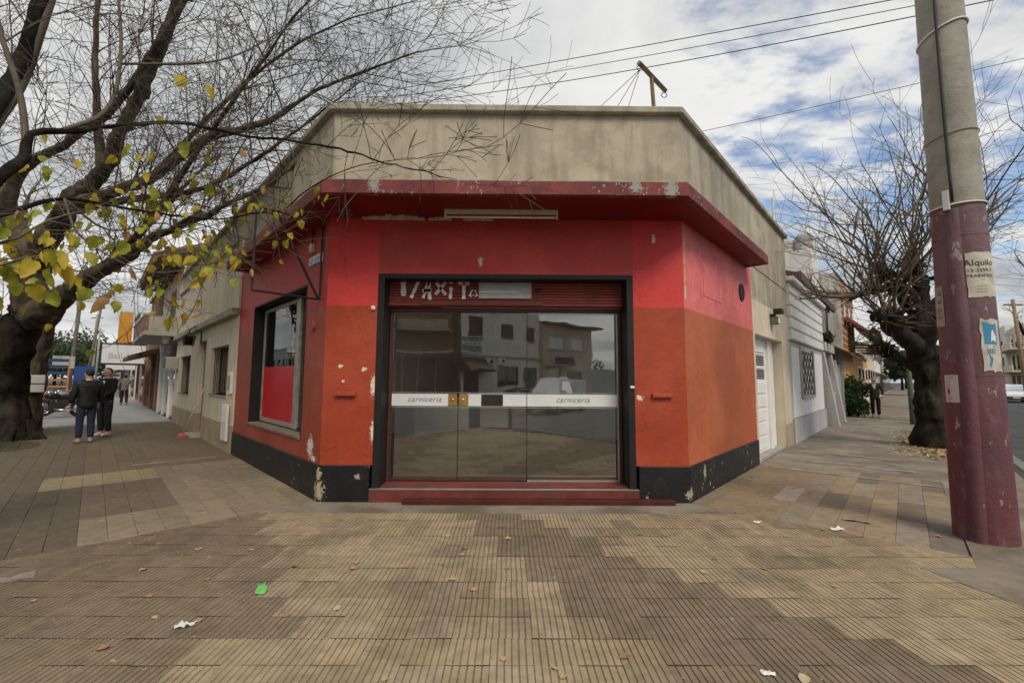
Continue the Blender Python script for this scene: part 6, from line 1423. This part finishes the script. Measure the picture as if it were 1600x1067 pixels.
# ------------------------------------------------------------------ litter
LEAF = [(0.29,-3.14),(-2.24,-2.91),(-2.21,-2.60),(-1.91,-2.63),(-1.40,-2.57),(-1.11,-2.49),(-1.23,-1.79),(-1.22,-1.90),(-0.38,-1.49),(-0.39,-1.62),(0.01,-1.24),(-0.00,-1.88),(-0.41,-2.08),(-0.24,-2.24),(2.40,-2.18),(2.06,-1.89),(1.92,-1.77),(1.46,-2.11),(1.75,-1.69),(1.54,-1.95),(1.11,-1.54),(0.86,-1.65),(0.64,-2.98),(1.50,-3.16),(-0.53,-1.81),(1.30,-1.12),(0.44,-0.53),(2.62,-0.39),(2.64,-0.86),(2.19,-1.16),(3.18,-0.99),(-2.71,-1.51),(-2.24,-2.08),(-2.24,-1.53),(-2.85,-1.92),(-3.18,-2.40),(-2.46,-2.33),(0.25,-3.08),(4.20,-1.15),(-1.70,-1.85),(-0.61,-3.16),(-0.02,-3.00),(-0.99,-0.65),(-0.16,-0.49),(-0.57,-1.18),(4.04,0.74),(4.07,0.47),(3.83,1.42),(3.32,0.30),(4.93,0.83),(1.87,-0.62)]
m_dry = [leafmat('dry_leaf_tan', (.42, .29, .14), (.50, .36, .19), .1), leafmat('dry_leaf_brown', (.30, .18, .08), (.40, .26, .12), .1), leafmat('dry_leaf_pale', (.50, .42, .28), (.42, .33, .2), .1)]
def dry_mesh(m, seed):
    r = random.Random(seed); mb = MB(); n = 7; pr_ = [(0, 0), (.18, .1), (.38, .28), (.34, .5), (.42, .62), (.2, .82), (0, 1)]
    for sx in (-1, 0, 1):
        for i, (x, y) in enumerate(pr_): mb.v.append((sx*x*r.uniform(.8, 1.15), y-.5, .03+abs(sx)*r.uniform(.02, .32)*abs(x)*2+.10*(y-.5)**2*r.uniform(0, 4)))
    for i in range(n-1): mb.f += [(i, i+1, n+i+1, n+i), (n+i, n+i+1, 2*n+i+1, 2*n+i)]; mb.m += [0, 0]
    mb.tube([(0, -.5, .04), (.06, -.75, .03), (.02, -.95, .06)], .018, 3, cap=False)
    o = mb.build('fallen_leaf', m, recalc=False, smooth=True); me = o.data; bpy.data.objects.remove(o); return me
dm = [dry_mesh(m_dry[i % 3], 100+i) for i in range(7)]
def where(x, y):
    a = 'in front of the step' if y > -1.2 and abs(x) < 2.4 else 'on the left of the corner pavement' if x < -1.2 else 'on the right of the corner pavement' if x > 1.2 else 'in the middle of the ribbed pavement'
    if y > -.1 and x > 3: a = 'on the smooth tiles right of the shop'
    return 'dry leaf '+a
ORD = ('first', 'second', 'third', 'fourth', 'fifth', 'sixth', 'seventh', 'eighth', 'ninth', 'tenth', 'eleventh', 'twelfth', 'thirteenth', 'fourteenth', 'fifteenth', 'sixteenth')
zones = {}
for q in sorted(LEAF, key=lambda p: p[0]/(p[1]+5.455)): zones.setdefault(where(*q), []).append(q)
for i, (x, y) in enumerate(LEAF):
    o = bpy.data.objects.new('fallen_leaf', dm[i % 7]); COL.objects.link(o); sz = rnd.uniform(.035, .068); o.location = (x, y, .002); o.scale = (sz, sz, sz); o.rotation_euler = (rnd.gauss(0, .1), rnd.gauss(0, .1), rnd.uniform(0, 6.28))
    tag(o, where(x, y)+', '+ORD[zones[where(x, y)].index((x, y))]+' from the left there', 'leaf', where(x, y).replace('dry leaf', 'dry leaves'))
def scrap(label, x, y, sx, sy, rot, m, seed):
    r = random.Random(seed); n, k = 6, 3; mb = MB(); ca, sa = math.cos(rot), math.sin(rot)
    for i in range(n+1):
        for j in range(k+1):
            u, v = (i/n-.5)*sx+r.gauss(0, sx*.03), (j/k-.5)*sy*(1+.25*math.sin(i))+r.gauss(0, sy*.08)
            mb.v.append((x+u*ca-v*sa, y+u*sa+v*ca, .006+abs(r.gauss(0, .008))))
    for i in range(n):
        for j in range(k): mb.f.append((i*(k+1)+j, i*(k+1)+j+1, (i+1)*(k+1)+j+1, (i+1)*(k+1)+j)); mb.m.append(0)
    tag(mb.build('paper_scrap', m, smooth=True, recalc=False), label, 'litter', 'scraps of litter on the pavement')
scrap('bright green paper scrap on the ribbed pavement left of centre', -1.75, -2.23, .17, .06, 2.05, flat('green_paper', (.16, .52, .13), .6), 1)
scrap('crumpled white paper scrap beside a dry leaf at lower left', -1.95, -2.69, .11, .045, .3, m_vinyl, 2); scrap('white paper scrap at the lower right of the pavement', 1.34, -3.12, .07, .03, -.2, m_white, 3)
scrap('small white scrap at the edge of the ribbed tiles on the right', 2.66, -.76, .08, .05, .5, m_white, 4); scrap('grey foil scrap on the smooth tiles right of the shop', 3.76, -.71, .22, .06, -.6, m_alu, 5); scrap('pale paper scrap near the grey foil', 3.35, -.97, .14, .06, .2, m_white, 6)
# crumbs of soil and small rubbish too small to pick apart
cr_ = MB(); rr = random.Random(5)
for i in range(1500):
    x = rr.uniform(-5, 5.5); y = rr.uniform(-3.3, 1.0)
    if (Vector((x, y, 0))-LC).dot(NL) < .05 and x < -2.2: continue
    if (Vector((x, y, 0))-RC).dot(NR) < .05 and x > 2.2: continue
    if y > -.15 and -2.4 < x < 2.3: continue
    s_ = rr.uniform(.0015, .006)*(1 if rr.random() > .06 else 2.2); a = rr.uniform(0, 6.28); dx, dy = math.cos(a)*s_, math.sin(a)*s_; l = rr.uniform(1, 3.0)
    cr_.add([(x-dx*l, y-dy*l, .001), (x+dy, y-dx, .001), (x+dx*l, y+dy*l, .002), (x-dy, y+dx, .001), (x, y, .001+s_)], [(0, 1, 4), (1, 2, 4), (2, 3, 4), (3, 0, 4)], rr.choice((0, 0, 1)))
tag(cr_.build('crumbs', [m_dry[1], m_cementpale], recalc=False), 'crumbs of dry leaf and grit strewn over the pavement', 'grit', kind='stuff')
# leaf litter and grass round the right tree pit
gl2 = MB(); rr = random.Random(9)
for i in range(3800):
    s, d = rr.gauss(9.2, 1.5), rr.gauss(2.55, .35)
    if not (6.2 < s < 13 and 1.7 < d < 3.3): continue
    p = FR(s, d, .004+rr.random()*.035); sz = rr.uniform(.02, .055); a = rr.uniform(0, 6.28); u = Vector((math.cos(a), math.sin(a), rr.gauss(0, .35)))*sz; v = Vector((-math.sin(a), math.cos(a), rr.gauss(0, .35)))*sz*.45
    gl2.add([p-u, p+v, p+u, p-v], [(0, 1, 2, 3)], rr.choice((0, 0, 1, 2)))
tag(gl2.build('leaf_litter', m_dry, recalc=False), 'carpet of fallen leaves round the foot of the pollarded tree', 'leaf litter', kind='stuff')
gs = MB()
for (fr, s0, d0, n, sp) in ((FR, 11.5, 2.4, 900, .8), (FL, 8.9, 3.5, 800, .55), (FL, 12.0, 3.3, 300, .4)):
    for i in range(n):
        s, d = rr.gauss(s0, sp), rr.gauss(d0, .28); p = fr(s, d, 0); h = rr.uniform(.03, .11); b_ = Vector((rr.gauss(0, .03), rr.gauss(0, .03), h)); w_ = Vector((rr.gauss(0, 1), rr.gauss(0, 1), 0)).normalized()*.004
        gs.add([p-w_, p+w_, p+b_], [(0, 1, 2)])
tag(gs.build('grass_tuft', m_green, recalc=False), 'short grass growing in the tree pits by the kerbs', 'grass', kind='stuff')
for fr, s0, d0, r0 in ((FR, 9.3, 2.55, 1.2), (FL, 8.9, 3.45, .9)):
    pts = [fr(s0+r0*1.3*math.cos(a*.52)*rr.uniform(.85, 1.1), min(d0+.62*math.sin(a*.52)*rr.uniform(.8, 1.1), (KR if fr is FR else KL)-.18), 0) for a in range(12)]
    structure(MB().poly(pts, -.05, .006).build('tree_pit', m_soil))
# ------------------------------------------------------------------ the far corner of the junction, seen mirrored in the shop glass
OD = Vector((-4.28, -27.8, 0))
def FD(a, b, c): return OD-DL*a-NL*b+Z*c                 # along its street front, out towards the junction, up
def FC(x, b, c): return Vector((x, OD.y+b, c))           # its cut corner
m_cream = mat('cream_render', (.76, .72, .60), .85, .08, 1.2, .1, 25, .1, 80, streak=.2); m_pinkb = mat('brown_pink_render', (.55, .42, .34), .85, .1, 1.2, .1, 25, .1, 80)
structure(MB().poly([FD(60, 2.6, 0), FD(-.6, 2.6, 0), Vector((-5, -24.6, 0)), Vector((-10.4, -24.6, 0)), FC(-9.9, 2.6, 0)-DR*1.0, FC(-9.9, 0, 0)-DR*40+NR*0, FC(-9.9, -30, 0), FD(60, -3, 0)], -.2, -.01).build('junction_pavement', m_cement))
hb_ = empty('brick_corner_building', (-7, -28, 0), label='brick corner building with balcony reflected in the left glass pane', cat='building')
ubox('wall', m_brick, hb_, FC, -9.9, -4.3, -8, 0, 3.7, 8.2); ubox('ground_wall', m_greywall, hb_, FC, -9.9, -4.3, -8, -.1, 0, 3.7)
bl = ubox('balcony', m_conc, hb_, FC, -9.9, -4.6, 0, 1.2, 5.2, 5.45, bevel=.05); ubox('balcony_front', m_plaster, bl, FC, -9.9, -4.7, 1.05, 1.2, 5.45, 6.1)
ubox('canopy', m_plaster, hb_, FC, -9.9, -4.35, 0, .8, 3.5, 3.75)
for i in range(4):
    s_ = ubox('shutter', m_darkmetal, hb_, FC, -9.7+i*1.35, -8.5+i*1.35, -.1, .0, .2, 3.2)
    for k in range(7): ubox('slat', m_browndoor, s_, FC, -9.68+i*1.35, -8.52+i*1.35, .0, .03, .3+k*.42, .5+k*.42)
hc_ = empty('cream_house', FD(5, 0, 0), label='cream two-storey house with brown shutters reflected in the middle glass pane', cat='house')
wall_with_holes('wall', m_cream, hc_, FD, 0, 10.5, 0, 8.2, [(1.4, 3.0, 5.1, 6.7), (5.3, 6.9, 5.1, 6.5), (8.6, 9.8, 5.1, 6.5), (4.9, 7.6, .9, 2.6), (8.2, 10, .9, 2.6), (1.0, 2.6, 0, 2.7)], d=0)
ubox('volume', m_cream, hc_, FD, .02, 10.48, -8, -.35, 0, 8.1)
for a0, a1, z0, z1 in ((1.4, 3.0, 5.1, 6.7), (5.3, 6.9, 5.1, 6.5), (8.6, 9.8, 5.1, 6.5)):
    f = ubox('shutter', m_browndoor, hc_, FD, a0, a1, -.14, -.06, z0, z1); ubox('sill', m_conc, f, FD, a0-.05, a1+.05, -.06, .08, z0-.08, z0)
for a0, a1 in ((4.9, 7.6), (8.2, 10)):
    wv = window(hc_, FD, a0, a1, .9, 2.6, bars=0, blind=m_shade)
    for i in range(int((a1-a0)/.22)): MB().tube([FD(a0+.1+i*.22, .03, .9), FD(a0+.1+i*.22, .03, 2.6)], .025, 4).build('bar', m_darkmetal, wv)
ubox('door', m_browndoor, hc_, FD, 1.0, 2.6, -.15, -.08, 0, 2.7); ubox('corner_strip', m_browndoor, hc_, FD, -.1, .6, -.3, .06, 0, 8.2); ubox('string_course', m_conc, hc_, FD, .6, 10.5, 0, .15, 3.35, 3.55)
dm_ = MB().prism([FD(.5, .06, 3.2), FD(.5, 1.5, 2.3), FD(.5, 1.5, 2.1), FD(.5, .06, 2.2)], [FD(3.3, .06, 3.2), FD(3.3, 1.5, 2.3), FD(3.3, 1.5, 2.1), FD(3.3, .06, 2.2)]).build('door_awning', m_browndoor, hc_)
for i, a0 in enumerate((3.3, 4.7)):
    ac = empty('air_conditioner', FD(a0+.4, .2, 2.8), label=('air conditioner nearer the door' if i == 0 else 'air conditioner nearer the barred window')+' of the cream house in the reflection', cat='air conditioner')
    ubox('case', m_white, ac, FD, a0, a0+.85, .0, .35, 2.75, 3.3, bevel=.02); MB().lathe(FD(a0+.5, .35, 3.02), [(.2, 0), (.2, .02), (.05, .03)], 14, ax=-NL).build('fan', m_darkmetal, ac)
sb = empty('shop_board', FD(1.6, .1, 3.7), label='black and white lettered board on the cream house in the reflection', cat='sign')
ubox('board', m_white, sb, FD, .7, 2.9, .0, .12, 3.75, 5.05)
for k, (z0, m) in enumerate(((4.62, m_ink), (4.2, None), (3.80, m_ink))):
    if m: ubox('stripe', m, sb, FD, .72, 2.88, .121, .128, z0, z0+.38)
    ls = MB()
    for i in range(9):
        a0 = .82+i*.225; ls.box(FD, a0, a0+.05, .13, .136, z0+.07, z0+.30); ls.box(FD, a0, a0+.15*rnd.uniform(.6, 1), .13, .1361, z0+(.25 if i % 2 else .07), z0+(.30 if i % 2 else .12))
        if i % 3: ls.box(FD, a0+.11, a0+.15, .13, .1362, z0+.07, z0+.30)
    ls.build('lettering', m_white if m else m_ink, sb)['kind'] = 'stuff'
hp = empty('pink_house', FD(15, 0, 0), label='brownish pink two-storey house with white blinds reflected in the right glass pane', cat='house')
wall_with_holes('wall', m_pinkb, hp, FD, 10.6, 19.2, 0, 7.0, [(11.6, 14.2, 4.6, 5.9), (15.4, 17.6, 4.6, 5.9), (11.4, 13.6, 0, 2.6), (14.6, 17.0, .9, 2.4)], d=.4)
ubox('volume', m_pinkb, hp, FD, 10.62, 19.18, -8, -.2, 0, 6.9); ubox('roof', m_darkwood, hp, FD, 10.4, 20.4, -8.2, 1.1, 7.0, 7.25)
for a0, a1 in ((11.6, 14.2), (15.4, 17.6)): f = ubox('blind', m_white, hp, FD, a0, a1, .2, .27, 4.6, 5.9); ubox('sill', m_conc, f, FD, a0, a1, .3, .5, 4.5, 4.6)
gd = ubox('door', m_alu, hp, FD, 11.4, 13.6, .15, .2, 0, 2.6); window(hp, lambda a, b, c: FD(a, b+.4, c), 14.6, 17.0, .9, 2.4, bars=10)
cp_ = ubox('porch', m_conc, hp, FD, 10.8, 14.2, .4, 1.7, 2.75, 2.95); ubox('railing', m_darkmetal, cp_, FD, 10.8, 14.2, 1.62, 1.66, 2.95, 3.75)
gw = empty('garden_wall', FD(24, 0, 0), label='low grey wall with gate past the pink house in the reflection', cat='wall')
ubox('wall', m_greywall, gw, FD, 19.4, 25.5, -.2, 0, 0, 2.8); ubox('gate', m_darkmetal, gw, FD, 25.6, 27.5, -.1, -.05, 0, 2.4); ubox('pier', m_whitewall, gw, FD, 27.5, 31, -.3, .2, 0, 3.4)
leafy('leafy_tree', 'leafy tree over the garden wall in the reflection', FD(24, -5, 4.5), 2.6, 2.2, 2500, .3, m_greenfar, 91)
car('pickup_truck', 'white pickup with a box body standing in the road, reflected in the right glass pane', Vector((2.5, -16.4, -.15)), R_(118), m_carw, True, 'pickup')
car('parked_car', 'dark car parked in front of the cream house in the reflection', FD(4.5, 4.0, -.15), math.atan2(DL.y, DL.x), m_card)

# across the left street, mirrored in the shop's left window
OL = lambda a, b, c: FL(a, 20.6-b, c)
far_building('store_opposite', 'two-storey store across the left street mirrored in the dark left window', OL, -6, 14, -8, 6.4, m_pinkb, gf=m_darkwood, awn=m_darkwood)
far_building('house_opposite', 'grey house across the left street mirrored at the edge of the left window', OL, 14.3, 34, -8, 5.2, m_greywall, gf=m_rust)
structure(MB().poly([OL(-8, 2.8, 0), OL(150, 2.8, 0), OL(150, 0, 0), OL(-8, 0, 0)], -.2, -.008).build('avenue_pavement', m_cement))
far_building('pale_row_opposite', 'pale row across the left avenue beyond the grey house', OL, 34.4, 72, -8, 5.6, m_beige, gf=m_darkwood)
far_building('white_row_opposite', 'white row furthest along the far side of the left avenue', OL, 72.5, 120, -8, 6.4, m_whitewall, gf=m_rust)
